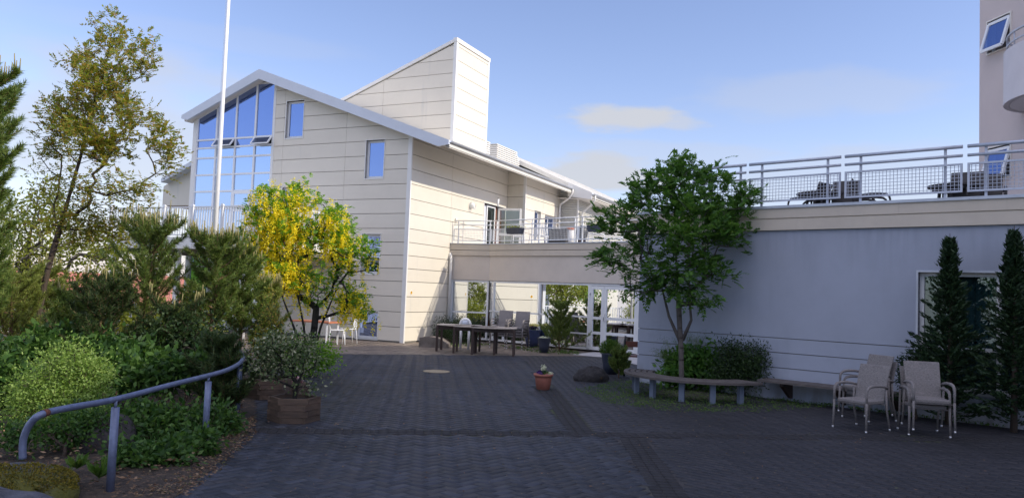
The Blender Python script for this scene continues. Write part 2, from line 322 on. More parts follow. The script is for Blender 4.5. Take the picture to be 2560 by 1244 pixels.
M['lf_var']=leafmat('leaf_variegated',[(.04,.075,.025),(.08,.13,.045),(.15,.19,.08),(.42,.42,.28)],.25)
M['lf_thuja']=leafmat('leaf_thuja',[(.012,.03,.014),(.02,.046,.018),(.035,.065,.022)],.15)
M['lf_fennel']=leafmat('leaf_fennel',[(.11,.17,.05),(.17,.23,.08)],.35)
M['lf_grass']=leafmat('leaf_weed',[(.05,.11,.02),(.08,.16,.03),(.13,.2,.04)],.35)
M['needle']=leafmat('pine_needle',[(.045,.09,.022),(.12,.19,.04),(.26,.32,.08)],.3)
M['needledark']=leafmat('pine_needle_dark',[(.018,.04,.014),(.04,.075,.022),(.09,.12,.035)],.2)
M['needlelit']=leafmat('pine_needle_sunlit',[(.12,.16,.03),(.2,.25,.05),(.3,.34,.08)],.25)  # lighter copy of the needle colour, with sunlight put into it
M['litter']=leafmat('litter_brown',[(.09,.05,.03),(.2,.12,.07),(.3,.2,.12),(.06,.09,.03)],.1)
# ------------------------------------------------------------------ foliage tools
def unit(v): return v/np.maximum(np.linalg.norm(v,axis=1,keepdims=True),1e-9)
def leaves(name,C,D,ln,wd,m,parent,rng,wide=.45,N=None):
    """rhombic leaf faces at centres C with long axes D"""
    n=len(C); D=unit(D); Q=rng.normal(size=(n,3)) if N is None else N+rng.normal(size=(n,3))*.3; S=unit(np.cross(D,Q)); Nn=np.cross(D,S)
    ln=ln*rng.uniform(.65,1.25,(n,1)); wd=wd*rng.uniform(.7,1.2,(n,1))
    V=np.empty((n,4,3)); V[:,0]=C-D*ln*.5; V[:,1]=C-D*ln*(.5-wide)+S*wd*.5+Nn*wd*.12; V[:,2]=C+D*ln*.5; V[:,3]=C-D*ln*(.5-wide)-S*wd*.5+Nn*wd*.12
    return rawmesh(name,V.reshape(-1,3),np.arange(n*4).reshape(n,4),m,parent)
def sprays(T,rng,m,L_,pairs,ll,ctr=None,up=.25,spread=.05,droop=.25,out=.5):
    """flat feathered sprays of leaflets at the twig ends: centres, long axes, normals"""
    n=len(T)*m; B=np.repeat(T,m,0)+rng.normal(size=(n,3))*spread; o=(B-ctr) if ctr is not None else np.zeros((n,3)); o=unit(o)*out
    a=unit(o+rng.normal(size=(n,3))*[.6,.6,.35]+[0,0,up]); z=np.array([[0,0,1.]]); nr=unit(z-a*(a@z[0])[:,None]+rng.normal(size=(n,3))*.25); sd=np.cross(a,nr); ln=L_*rng.uniform(.6,1.2,(n,1)); C=[];D=[];N=[]
    for k in range(pairs):
        f=(k+.6)/pairs; p=B+a*ln*f-z*droop*ln*f*f
        for s in (-1,1): d=unit(sd*s*.85+a*.65-z*.15); C.append(p+d*ll*.5); D.append(d); N.append(nr)
    C.append(B+a*ln*1.1-z*droop*ln); D.append(a); N.append(nr)
    return np.concatenate(C),np.concatenate(D),np.concatenate(N)
def blobpts(blobs,n,rng,shell=.5):
    w=np.array([b[1][0]*b[1][1]*b[1][2]*(b[2] if len(b)>2 else 1) for b in blobs])**.8; w/=w.sum()
    idx=rng.choice(len(blobs),n,p=w); U=unit(rng.normal(size=(n,3)))*rng.uniform(0,1,(n,1))**shell
    c=np.array([list(b[0]) for b in blobs])[idx]; r=np.array([list(b[1]) for b in blobs])[idx]
    return c+U*r
def grow(trunk,blobs,ntips,rng,step=.22,jit=.03,r0=.06,rmin=.004,arch=-.05,first=.35):
    """branching skeleton from a trunk line into the crown volume; returns nodes, parents, radii, tips"""
    nodes=[np.array(trunk[0])]; par=[-1]
    for q in trunk[1:]:
        q=np.array(q); p=nodes[-1]; k=max(1,int(np.linalg.norm(q-p)/step))
        for i in range(1,k+1): nodes.append(p+(q-p)*i/k); par.append(len(nodes)-2)
    nt0=len(nodes); start=max(1,int(nt0*first)); top=nodes[start]
    tips=blobpts(blobs,ntips,rng); tips=tips[np.argsort(np.linalg.norm(tips-top,axis=1))]
    tid=[]
    dist0=[np.linalg.norm(x-top) for x in nodes]
    for q in tips:
        A=np.array(nodes[start:]); d=np.linalg.norm(A-q,axis=1); dq=np.linalg.norm(q-top)
        da=np.array(dist0[start:]); cost=d+.9*np.maximum(0,da-dq+.1)+.8*np.maximum(0,A[:,2]-q[2])
        j=int(np.argmin(cost))+start; p=nodes[j]; L_=np.linalg.norm(q-p)
        if L_<.02: continue
        k=max(1,int(L_/step)); pj=j
        for i in range(1,k+1):
            f=i/k; x=p+(q-p)*f+rng.normal(size=3)*jit*(1 if i<k else 0)+np.array([0,0,arch*L_*math.sin(math.pi*f)])
            nodes.append(x); par.append(pj); pj=len(nodes)-1; dist0.append(np.linalg.norm(x-top))
        tid.append(pj)
    n=len(nodes); cnt=np.zeros(n)
    for i in tid: cnt[i]+=1
    for i in range(n-1,0,-1): cnt[par[i]]+=cnt[i]
    rad=np.maximum(rmin,r0*(cnt/max(cnt[0],1))**.5)
    return np.array(nodes),par,rad,np.array(tid)
def skeleton(name,nodes,par,rad,m,parent,k=5):
    n=len(nodes); I=np.array([i for i in range(n) if par[i]>=0]); J=np.array([par[i] for i in I])
    A=nodes[J]; B=nodes[I]; D=unit(B-A); ref=np.where(np.abs(D[:,2:3])<.9,[[0,0,1.]],[[1.,0,0]]); X=unit(np.cross(D,ref)); Y=np.cross(D,X)
    ra=np.minimum(rad[J],rad[I]*1.5)[:,None]; rb=rad[I][:,None]; V=[]
    for e,r in ((A,ra),(B+D*rb*.4,rb)):
        for t in range(k):
            a=2*math.pi*t/k; V.append(e+(X*math.cos(a)+Y*math.sin(a))*r)
    V=np.stack(V,1); base=np.arange(len(I))[:,None]*2*k; Fq=[]
    for t in range(k): Fq.append(np.stack([base[:,0]+t,base[:,0]+(t+1)%k,base[:,0]+k+(t+1)%k,base[:,0]+k+t],1))
    o=rawmesh(name,V.reshape(-1,3),np.concatenate(Fq),m,parent); o.data.polygons.foreach_set('use_smooth',[True]*len(o.data.polygons)); return o
def leafcloud(nodes,tid,k,sig,rng,inner=None):
    T=nodes[tid]; C=np.repeat(T,k,0)+rng.normal(size=(len(T)*k,3))*sig
    D=rng.normal(size=C.shape)+(C-np.repeat(T,k,0))*4/max(sig,.01)*.3; D[:,2]-=.3
    return C,D
def blob(px,py,rx,ry,depth,ry_d=None,wt=1):
    c=P(px,py,depth); s=depth/F_; return ((c.x,c.y,c.z),(rx*s,(ry_d or (rx+ry)/2*s),ry*s),wt)
def tree(name,label,cat,trunkpx,blobs,ntips,kleaf,sig,ln,wd,lm,bm,seed,r0=.06,group=None,step=.22,extra=None,rmin=.004,arch=-.05,first=.35,spray=None):
    rng=np.random.default_rng(seed); tr=[P(*q) for q in trunkpx]; base=tr[0]
    th=thing(name,label,cat,(base.x,base.y,base.z),group)
    nodes,par,rad,tid=grow(tr,blobs,ntips,rng,r0=r0,step=step,rmin=rmin,arch=arch,first=first)
    skeleton('trunk',nodes,par,rad,bm,th)
    if spray:
        ctr=nodes[tid].mean(0)-np.array([0,0,.6]); C,D,N=sprays(nodes[tid],rng,*spray,ctr=ctr); leaves('crown',C,D,ln,wd,lm,th,rng,N=N)
    else:
        C,D=leafcloud(nodes,tid,kleaf,sig,rng); leaves('crown',C,D,ln,wd,lm,th,rng)
    return th,nodes,tid,rng
def shrub(name,label,cat,base,blobs,ntips,kleaf,sig,ln,wd,lm,bm,seed,r0=.02,group=None,up=.1):
    rng=np.random.default_rng(seed); base=Vector(base); th=thing(name,label,cat,base,group)
    tr=[base,base+Vector((0.01,0,up*.5)),base+Vector((.0,.01,up))]
    nodes,par,rad,tid=grow(tr,blobs,ntips,rng,r0=r0,step=.12,rmin=.003)
    skeleton('stems',nodes,par,rad,bm,th,4)
    C,D=leafcloud(nodes,tid,kleaf,sig,rng)
    ok=C[:,2]>base.z+.01; leaves('foliage',C[ok],D[ok],ln,wd,lm,th,rng)
    return th,nodes,tid,rng
def needles(P0,DIR,LEN,per,rng,nl,nw):
    """needle brushes round shoots that start at P0 and run LEN along DIR"""
    n=len(P0); DIR=unit(DIR); t=rng.uniform(0,1,(n,per,1)); C=P0[:,None]+DIR[:,None]*LEN[:,None,None]*t
    Rr=rng.normal(size=(n,per,3)); Rr-=DIR[:,None]*(Rr*DIR[:,None]).sum(-1,keepdims=True); Rr/=np.maximum(np.linalg.norm(Rr,axis=-1,keepdims=True),1e-6)
    D=DIR[:,None]*.75+Rr*.75; D/=np.linalg.norm(D,axis=-1,keepdims=True)
    C=C.reshape(-1,3); D=D.reshape(-1,3); l=nl*rng.uniform(.7,1.15,(len(C),1)); S=unit(np.cross(D,rng.normal(size=D.shape)))
    V=np.empty((len(C),3,3)); V[:,0]=C-S*nw/2; V[:,1]=C+S*nw/2; V[:,2]=C+D*l
    return V.reshape(-1,3),np.arange(len(C)*3).reshape(-1,3)
def pine(label,base,h,spread,seed,group=None,lean=(0,0),m='needle',per=46,nwh=9,z0=.18,nl=.085,candles=True,bm='barkpine',name='pine_tree',dens=1.0,trunk_r=.045,bulge=.6,nw=.009,cf=.2):
    rng=np.random.default_rng(seed); base=Vector(base); th=thing(name,label,'pine tree' if h>1.2 else 'dwarf pine',base,group)
    b=np.array(base); top=b+np.array([lean[0],lean[1],h])
    tp=[b+(top-b)*f+np.array([math.sin(f*5+seed)*.03,math.cos(f*4+seed)*.03,0]) for f in np.linspace(0,1,9)]
    mb=MB(); mb.tube([Vector(x) for x in tp],[trunk_r*(1-.85*f) for f in np.linspace(0,1,9)],7)
    P0=[];DD=[];LL=[];tips=[]
    for wi in range(nwh):
        f=z0+(1-z0)*(wi+rng.uniform(-.25,.25))/nwh; f=min(max(f,.05),.97)
        c=b+(top-b)*f; L_=spread*((1-f)**bulge)*rng.uniform(.8,1.1)+.10
        nb=int(rng.integers(4,7)); a0=rng.uniform(0,6.28)
        for k in range(nb):
            a=a0+6.28*k/nb+rng.uniform(-.3,.3); l=L_*rng.uniform(.65,1.15); el=rng.uniform(.15,.5)
            pts=[c]; d=np.array([math.cos(a)*math.cos(el),math.sin(a)*math.cos(el),math.sin(el)]); ns=5
            for q in range(ns):
                d=d+np.array([rng.normal()*.08,rng.normal()*.08,.13]); d/=np.linalg.norm(d); pts.append(pts[-1]+d*l/ns)
            mb.tube([Vector(x) for x in pts],[max(.004,trunk_r*.38*(1-.8*i/ns)) for i in range(ns+1)],4,cap=False)
            for q in range(1,ns+1):
                P0.append(pts[q]-(pts[q]-pts[q-1])*.7); DD.append(pts[q]-pts[q-1]); LL.append(l/ns+.05)
                if q>=1:
                    for sgn in (-1,1):
                        if rng.uniform()<.85*dens:
                            s=np.cross(d,[0,0,1])*sgn*rng.uniform(.5,1)+d*.7+np.array([0,0,rng.uniform(.1,.6)]); s/=np.linalg.norm(s); sl=rng.uniform(.1,.24)*(1 if l>.3 else .7)
                            mb.tube([Vector(pts[q]),Vector(pts[q]+s*sl)],[.005,.003],3,cap=False)
                            P0.append(pts[q]); DD.append(s); LL.append(sl); tips.append(pts[q]+s*sl)
            tips.append(pts[-1])
    P0.append(top-np.array([0,0,.15])); DD.append([0,0,1]); LL.append(.2); tips.append(top)
    mb.build('trunk',M[bm],th)
    V,Fq=needles(np.array(P0),np.array(DD,float),np.array(LL),per,rng,nl,nw); rawmesh('needles',V,Fq,M[m],th,3)
    if candles:
        cb=MB(); tt=sorted(tips,key=lambda t:-t[2])
        for t in tt[:int(len(tt)*cf)]:
            hh=rng.uniform(.05,.13)*(1.5 if t[2]>b[2]+h*.8 else 1); t=Vector(t); cb.tube([t,t+Vector((rng.normal()*.008,rng.normal()*.008,hh))],[.0085,.006],5)
        t=Vector(top); cb.tube([t,t+Vector((0,0,.2))],[.013,.008],5)
        tag(cb.build('candles',M['candle'],th),kind='stuff')
    return th
# ================================================================== SETTING
K0=G(1008,857); HF=Fr(K0,115,25)           # house frame: a = out of the side wall, b = away along the side wall
WC=Vector((2.60,15.77,0)); WF3=Fr(WC,132,222)  # low wing frame: a = along wall to the right, b = outward
KK=Vector((-.73,26.32,0)); FF=Fr(KK,131.5,221.5)  # recessed glass front, b = outward
TC=Vector((10.85,18.1,0)); TF=Fr(TC,172,262)   # tall building, b = outward (left)
# terrain
def terrain():
    xs=np.concatenate([np.linspace(-900,-60,22),np.linspace(-55,-18,16),np.linspace(-16,40,40),np.linspace(45,900,20)])
    ys=np.concatenate([np.linspace(-40,0,8),np.linspace(1,40,60),np.linspace(45,120,16),np.linspace(150,2200,24)])
    X,Y=np.meshgrid(xs,ys); d=np.maximum(np.clip((-16-X)/14,0,1),np.clip((Y-40)/30,0,1)); d=d*d*(3-2*d)
    Z=-.008-4.2*d-14*np.clip((np.hypot(X,Y)-110)/300,0,1)
    rg=np.random.default_rng(3); Z+=np.where(d>0,rg.normal(size=Z.shape)*.12,0)
    nx=len(xs); idx=np.arange(X.size).reshape(X.shape)
    Fq=np.stack([idx[:-1,:-1],idx[:-1,1:],idx[1:,1:],idx[1:,:-1]],-1).reshape(-1,4)
    m=mat('ground_soil',(.045,.043,.045),.95,var=.4,vs=.8,bump=.5,bs=60,stain=((.05,.065,.02),.25,.45,.6))
    o=rawmesh('ground',np.stack([X,Y,Z],-1).reshape(-1,3),Fq,m); tag(o,kind='structure')
terrain()
# paving: every stone its own face over a darker bed, colour varies per stone
def inside(poly,X,Y):
    r=np.zeros(X.shape,bool); n=len(poly); j=n-1
    for i in range(n):
        xi,yi=poly[i][:2]; xj,yj=poly[j][:2]
        c=((yi>Y)!=(yj>Y))&(X<(xj-xi)*(Y-yi)/((yj-yi) or 1e-9)+xi); r^=c; j=i
    return r
def pavemat(name,cols,rough=.62):
    m=leafmat(name,cols,0.0,rough,.5); t=m.node_tree; b=t.nodes['Principled BSDF']
    tcn=t.nodes.new('ShaderNodeTexCoord'); n=t.nodes.new('ShaderNodeTexNoise'); n.inputs['Scale'].default_value=55; n.inputs['Detail'].default_value=4; t.links.new(tcn.outputs['Object'],n.inputs['Vector'])
    bp=t.nodes.new('ShaderNodeBump'); bp.inputs['Strength'].default_value=.35; bp.inputs['Distance'].default_value=.01; t.links.new(n.outputs['Fac'],bp.inputs['Height']); t.links.new(bp.outputs[0],b.inputs['Normal'])
    # worn and dirty patches of the stone surface
    src=[l for l in t.links if l.to_socket==b.inputs['Base Color']][0].from_socket
    n2=t.nodes.new('ShaderNodeTexNoise'); n2.inputs['Scale'].default_value=.55; n2.inputs['Detail'].default_value=7; t.links.new(tcn.outputs['Object'],n2.inputs['Vector'])
    r=t.nodes.new('ShaderNodeMapRange'); r.inputs[1].default_value=.35; r.inputs[2].default_value=.68; r.inputs[3].default_value=.72; r.inputs[4].default_value=1.18; t.links.new(n2.outputs['Fac'],r.inputs[0])
    mm=t.nodes.new('ShaderNodeMix'); mm.data_type='RGBA'; mm.blend_type='MULTIPLY'; mm.inputs[0].default_value=1; t.links.new(src,mm.inputs[6]); t.links.new(r.outputs[0],mm.inputs[7]); t.links.new(mm.outputs[2],b.inputs['Base Color'])
    return m
PV1=pavemat('paver_blue_grey',[(.011,.013,.020),(.023,.027,.040),(.038,.043,.060),(.022,.024,.031),(.031,.031,.038)])
PV2=pavemat('paver_brown_grey',[(.017,.017,.022),(.023,.023,.029),(.029,.028,.034)])
PV3=pavemat('paver_dark',[(.014,.014,.017),(.021,.020,.024)],.8)
def g2(px,py): v=G(px,py); return (v.x,v.y)
B1a,B1b=g2(620,1074),g2(1730,1088)     # band across
def lineside(p,q,X,Y): return (q[0]-p[0])*(Y-p[1])-(q[1]-p[1])*(X-p[0])
def stones(name,cx,cy,ux,uy,L_,W_,m,keep,gap=.007,z=0.0,seed=1):
    """centres, long-axis unit vectors"""
    rg=np.random.default_rng(seed); k=keep(cx,cy); cx,cy,ux,uy=cx[k],cy[k],ux[k],uy[k]; n=len(cx)
    hl=L_/2-gap/2; hw=W_/2-gap/2; tx=rg.normal(size=n)*.004; ty=rg.normal(size=n)*.004; dz=rg.normal(size=n)*.0007
    V=np.empty((n,8,3))
    for i,(a,b) in enumerate(((-1,-1),(1,-1),(1,1),(-1,1))):
        x=a*hl; y=b*hw
        V[:,i,0]=cx+ux*x-uy*y; V[:,i,1]=cy+uy*x+ux*y; V[:,i,2]=z+dz+tx*x+ty*y
        x2=a*(hl+.002); y2=b*(hw+.002); V[:,i+4,0]=cx+ux*x2-uy*y2; V[:,i+4,1]=cy+uy*x2+ux*y2; V[:,i+4,2]=z-.007
    b=np.arange(n)[:,None]*8; Fq=np.concatenate([b+np.array(q) for q in ((0,1,2,3),(0,4,5,1),(1,5,6,2),(2,6,7,3),(3,7,4,0))])
    o=rawmesh(name,V.reshape(-1,3),Fq,m); tag(o,kind='structure'); return o
BED=[g2(300,1290),g2(420,1225),g2(505,1160),g2(575,1100),g2(612,1050),g2(612,985),g2(600,930),g2(560,900),(-6.6,16.2),(-9.5,18.0),(-16,18.5),(-22,14),(-22,-2),(-2.2,-2),(-2.2,4)]
TREEPIT=[(3.42+.84*math.cos(a),14.05+.84*math.sin(a)) for a in np.linspace(0,6.283,28)[:-1]]
def build_paving():
    W_=.105; a=R_(-43+90+4); n1=170
    I,J=np.meshgrid(np.arange(-n1,n1),np.arange(-n1,n1)); I=I.ravel(); J=J.ravel()
    bx=I+4.0*J; by=I*1.0
    k=(np.abs(bx)<200)&(np.abs(by)<200); bx=bx[k]; by=by[k]
    hx=np.concatenate([bx+1,bx+2.5])*W_; hy=np.concatenate([by+.5,by+0.0])*W_
    ux=np.concatenate([np.ones(len(bx)),np.zeros(len(bx))]); uy=1-ux
    c,s=math.cos(a),math.sin(a); X=hx*c-hy*s; Y=hx*s+hy*c+15; UX=ux*c-uy*s; UY=ux*s+uy*c
    p3,p4=g2(1585,1100),g2(1700,1270); p1,p2=g2(1398,1010),g2(1455,1084)
    q1=(p1[0]+(p1[0]-p2[0])*3,p1[1]+(p1[1]-p2[1])*3)
    bw=.16
    def dist(p,q,X,Y): return lineside(p,q,X,Y)/math.hypot(q[0]-p[0],q[1]-p[1])
    def zone(X,Y):   # 0 herringbone blue, 1 band, 2 brown, -1 nothing
        z=np.zeros(X.shape,int)
        d1=dist(B1a,B1b,X,Y)
        near=d1<0
        dr=np.where(near,dist(p3,p4,X,Y),dist(q1,p2,X,Y))
        z[(dr>0)]=2
        z[(lineside(g2(560,925),g2(820,893),X,Y)>0)&(X<-4.2)]=3
        z[(lineside(g2(820,884),g2(1440,889),X,Y)>0)&(X>=-4.2)]=3
        z[np.abs(d1)<bw]=1
        z[(np.abs(dr)<bw)&(~near|(near))&(np.where(near,True,Y<14.8))]=1
        z[inside(BED,X,Y)|(np.hypot(X-3.42,Y-14.05)<.82)]=-1
        z[(X<-14)|(X>9)|(Y<3.5)|(Y>27.5)]=-1
        z[(lineside((WC.x,WC.y),(WC.x+.743,WC.y-.669),X,Y)>0)&(X>2.6)&(lineside((WC.x,WC.y),(WC.x+.669,WC.y+.743),X,Y)<0)]=-1
        return z
    stones('paving',X,Y,UX,UY,2*W_,W_,PV1,lambda x,y:zone(x,y)==0)
    a3=R_(20); xs,ys=np.meshgrid(np.arange(-60,60),np.arange(-60,60)); xs=xs.ravel().astype(float); ys=ys.ravel().astype(float); u=(xs+.5*(ys%2))*.30; v=ys*.30
    X3=-4+u*math.cos(a3)-v*math.sin(a3); Y3=23+u*math.sin(a3)+v*math.cos(a3); o=np.ones(len(u))
    PV4=pavemat('paver_tan',[(.15,.12,.095),(.19,.15,.12),(.22,.18,.14)])
    stones('paving_tan',X3,Y3,o*math.cos(a3),o*math.sin(a3),.30,.30,PV4,lambda x,y:zone(x,y)==3,seed=9)
    # running bond in the brown area
    a=R_(132-90); xs,ys=np.meshgrid(np.arange(-60,60),np.arange(-120,120)); xs=xs.ravel().astype(float); ys=ys.ravel().astype(float)
    u=(xs+.5*(ys%2))*.21; v=ys*.105; ca,sa=math.cos(-a),math.sin(-a)
    X2=5+u*ca-v*sa; Y2=11+u*sa+v*ca; o=np.ones(len(u))
    stones('paving_brown',X2,Y2,o*ca,o*sa,.21,.105,PV2,lambda x,y:zone(x,y)==2,seed=2)
    # soldier bands
    cx=[];cy=[];ux=[];uy=[]
    for (p,q,l0,l1) in ((B1a,B1b,-1.5,14),(p3,p4,-.1,4.5),(p2,p1,-.1,4.7)):
        d=np.array([q[0]-p[0],q[1]-p[1]]); d/=np.hypot(*d); nn=np.array([-d[1],d[0]])
        for k in range(int((l1-l0)/.105)):
            for r in (-1,0,1):
                c=np.array(p)+d*(l0+k*.105)+nn*r*.105; cx.append(c[0]); cy.append(c[1]); ux.append(d[0]); uy.append(d[1])
    cx,cy,ux,uy=map(np.array,(cx,cy,ux,uy))
    stones('paving_band',cx,cy,ux,uy,.105,.105,PV3,lambda x,y:zone(x,y)==1,gap=.012,z=.001,seed=3)
build_paving()
def soilsheet(name,poly,m,seed,h=.05,step=.12,z0=.0):
    X,Y=np.meshgrid(np.arange(min(p[0] for p in poly),max(p[0] for p in poly),step),np.arange(max(0,min(p[1] for p in poly)),max(p[1] for p in poly),step))
    rg=np.random.default_rng(seed); Z=z0+h*(.5+.5*np.sin(X*2.1+seed)*np.cos(Y*1.7))*.8+rg.uniform(0,.02,X.shape)
    dd=np.full(X.shape,9.)
    for i in range(len(poly)):
        a=np.array(poly[i][:2]); b=np.array(poly[(i+1)%len(poly)][:2]); e=b-a; t=np.clip(((X-a[0])*e[0]+(Y-a[1])*e[1])/max(e@e,1e-9),0,1); dd=np.minimum(dd,np.hypot(X-a[0]-e[0]*t,Y-a[1]-e[1]*t))
    Z=.003+(Z-.003)*np.clip(dd/.7,0,1)
    idx=np.arange(X.size).reshape(X.shape); Fq=np.stack([idx[:-1,:-1],idx[:-1,1:],idx[1:,1:],idx[1:,:-1]],-1).reshape(-1,4)
    c=np.stack([X,Y],-1).reshape(-1,2)[Fq].mean(1); k=inside(poly,c[:,0],c[:,1]); 
    V=np.stack([X,Y,Z],-1).reshape(-1,3); 
    o=rawmesh(name,V,Fq[k],m); tag(o,kind='structure'); o.data.polygons.foreach_set('use_smooth',[True]*len(o.data.polygons)); return o
soilsheet('planting_bed',[(p[0]+(.14 if p[0]>-7 else 0),p[1]) for p in BED],M['soil'],1,.10,.06,.003)
_c=np.mean(TREEPIT,0); soilsheet('tree_pit_soil',[tuple(_c+(np.array(p)-_c)*1.02) for p in TREEPIT],mat('pit_soil',(.05,.045,.038),1,var=.5,vs=18,bump=.8,bs=50,stain=((.05,.07,.02),6,.5,.6)),2,.02,.06,.003)
# ================================================================== HOUSE
ZR=[.04]+[HF.onb(1022,y)[1] for y in (819,780.5,741.5,703.5,671,638,605,570.5,533,496,458.5,421.5,385,347)]
while ZR[-1]<11: ZR.append(ZR[-1]+.485)
def clip(poly,A,B,C):
    o=[]; n=len(poly)
    for i in range(n):
        p,q=poly[i],poly[(i+1)%n]; dp=A*p[0]+B*p[1]-C; dq=A*q[0]+B*q[1]-C
        if dp<=0: o.append(p)
        if (dp<0)!=(dq<0) and dp!=dq: t=dp/(dp-dq); o.append((p[0]+(q[0]-p[0])*t,p[1]+(q[1]-p[1])*t))
    return o
def clad(mb,fr,axis,u0,u1,d0,d1,seams=(),holes=(),clips=(),z0=0,z1=12,g=.008):
    cuts=[u0]+[s for s in seams]+[u1]
    for i in range(len(ZR)-1):
        a,b=max(ZR[i]+g,z0),min(ZR[i+1]-g,z1)
        if b-a<.02: continue
        zb=sorted(set([a,b]+[h for H in holes for h in H[2:] if a<h<b]))
        for j in range(len(zb)-1):
            za,zc=zb[j],zb[j+1]; zm=(za+zc)/2
            for c in range(len(cuts)-1):
                ua=cuts[c]+(g*.5 if c else 0); ub=cuts[c+1]-(g*.5 if c<len(cuts)-2 else 0); segs=[(ua,ub)]
                for H in holes:
                    if H[2]<zm<H[3]:
                        ns=[]
                        for s in segs:
                            if H[1]<=s[0] or H[0]>=s[1]: ns.append(s); continue
                            if s[0]<H[0]: ns.append((s[0],H[0]))
                            if H[1]<s[1]: ns.append((H[1],s[1]))
                        segs=ns
                for s in segs:
                    if s[1]-s[0]<.01: continue
                    pl=[(s[0],za),(s[1],za),(s[1],zc),(s[0],zc)]
                    for cc in clips: pl=clip(pl,*cc) if pl else pl
                    if len(pl)>=3: mb.prism(fr,pl,d0,d1,axis)
house=thing('clad_house','three storey house clad in cream panels with a glazed gable and slanted roof tower','house',K0)
PN,PZ=-6.12,9.01
def zr(n): return PZ-.372*(n-PN) if n>PN else PZ-.389*(PN-n)
DP=.2
# cores behind the cladding
cb=MB()
cb.prism(HF,[(-5.66,0),(-.2,0),(-.2,zr(-.2)-.25),(-5.66,zr(-5.66)-.25)],.2,7.1,'b')
cb.prism(HF,[(-9.35,0),(-5.66,0),(-5.66,zr(-5.66)-.25),(PN,PZ-.25),(-9.35,zr(-9.35)-.25)],1.4,14,'b')
cb.prism(HF,[(-5.66,0),(.6,0),(.6,zr(.6)-.3),(-5.66,zr(-5.66)-.3)],7.3,10.6,'b')
cb.build('wall_core',M['core'],house)
gw=MB()
H1=(-5.12,-4.37,6.64,7.92); H2=(-1.74,-1.03,5.17,6.41); H3=(-1.74,-1.02,2.11,3.38); H4=(-1.80,-.98,.06,.93); H5=(-5.12,-4.37,3.72,4.95)
HS=[H1,H2,H3,H4,H5]
clad(gw,HF,'b',-5.60,-.13,0,DP,(-5.2,-2.56),HS,[(.372,1,.372*PN+PZ-.16)])
gw.build('gable_cladding',M['panel'],house)
# side walls
n1=.78; n2=1.6; t1=7.1; t2=10.8
DT=HF.ona(1211,508)[0]; D1=(DT,6.95,3.25,4.98)
sw=MB(); clad(sw,HF,'a',.06,t1,-.2,0,(2.64,),[D1],z1=6.52); sw.build('side_cladding',M['panel'],house)
rw=MB(); clad(rw,HF,'b',0.004,n1-.1,t1,t1+.19,(.5,),[],[(.372,1,.372*PN+PZ-.24)],z0=3.3); rw.build('return_cladding',M['panel'],house)
W1=(8.05,8.71,3.9,5.02); W2=(9.15,10.4,3.3,4.96)
s2=MB(); clad(s2,HF,'a',t1+.012,t2,n1-.19,n1,(8.9,),[W1,W2],z0=3.3,z1=6.25); s2.build('terrace_cladding',M['panel'],house)
for q in ((-.13,.012,-.012,.05,0,6.58),(-9.42,-9.24,-.02,1.4,0,7.62),(-5.68,-5.6,-.012,.2,0,8.72),(n1-.1,n1+.006,t1-.008,t1+.05,3.3,6.32)):
    tr=MB(); tr.box(HF,*q); tr.build('corner_trim',M['trim'],house)
# corrugated part further back
cg=MB()
def corr_wall(mb,fr,axis,u0,u1,d,z0,z1,out=1):
    z=z0
    while z<z1:
        zz=min(z+.075,z1)
        if axis=='b': mb.prism(fr,[(d,z),(d+.03*out,z+.018),(d+.03*out,z+.052),(d,zz)],u0,u1,'b')
        z+=.075
for z in np.arange(3.3,6.2,.075):
    cg.prism(HF,[(n2,z),(n2+.022,z+.014),(n2+.022,z+.045),(n2,z+.06),(n2-.1,z+.06),(n2-.1,z)],t2,24,'b')
    cg.prism(HF,[(t2,z),(t2-.022,z+.014),(t2-.022,z+.045),(t2,z+.06),(t2+.1,z+.06),(t2+.1,z)],n1+.001,n2-.03,'a')
cg.box(HF,-3,n2-.03,t2+.02,24,3.2,6.1)
cg.build('corrugated_wall',M['corr'],house)
tr=MB(); tr.box(HF,n2-.03,n2+.03,t2-.03,t2+.05,3.3,6.1); tr.build('corner_trim',M['trim'],house)
# roofs
rf=MB()
EN=1.5
rf.prism(HF,[(-9.62,zr(-9.62)),(PN,PZ),(EN,zr(EN)),(EN,zr(EN)-.16),(PN,PZ-.19),(-9.62,zr(-9.62)-.16)],-.27,10.35,'b')
for t in np.arange(0,10.3,1.2): rf.prism(HF,[(PN,PZ+.002),(EN,zr(EN)+.002),(EN,zr(EN)+.012),(PN,PZ+.012)],t,t+.02,'b')
def zr2(n): return 5.98+.45*(2.35-n)
rf.prism(HF,[(2.35,5.98),(-4.2,zr2(-4.2)),(-8,zr2(-4.2)-1.6),(-8,zr2(-4.2)-2),(-4.2,zr2(-4.2)-.2),(2.35,5.80)],10.40,26,'b')
for t in np.arange(10.9,26,1.2): rf.prism(HF,[(2.35,5.982),(-4.2,zr2(-4.2)+.002),(-4.2,zr2(-4.2)+.012),(2.35,5.992)],t,t+.02,'b')
roof=rf.build('roof',M['roof'],house)
fb=MB()
fb.prism(HF,[(-9.68,zr(-9.68)+.02),(PN,PZ+.03),(EN+.02,zr(EN)+.03),(EN+.02,zr(EN)-.10),(EN-.35,zr(EN-.35)-.28),(PN,PZ-.31),(-9.4,zr(-9.4)-.28),(-9.68,zr(-9.68)-.10)],-.36,-.27,'b')
fb.build('fascia',M['fascia'],roof)
fb=MB(); fb.prism(HF,[(EN-.2,5.86),(2.38,5.72),(2.38,6.0),(EN-.2,zr2(EN-.2)+.02)],10.33,10.40,'b'); fb.build('fascia',M['trim'],roof)
sf=MB(); sf.prism(HF,[(-.15,zr(-.15)-.24),(EN-.02,zr(EN)-.19),(EN-.02,zr(EN)-.17),(-.15,zr(-.15)-.21)],-.26,10.33,'b')
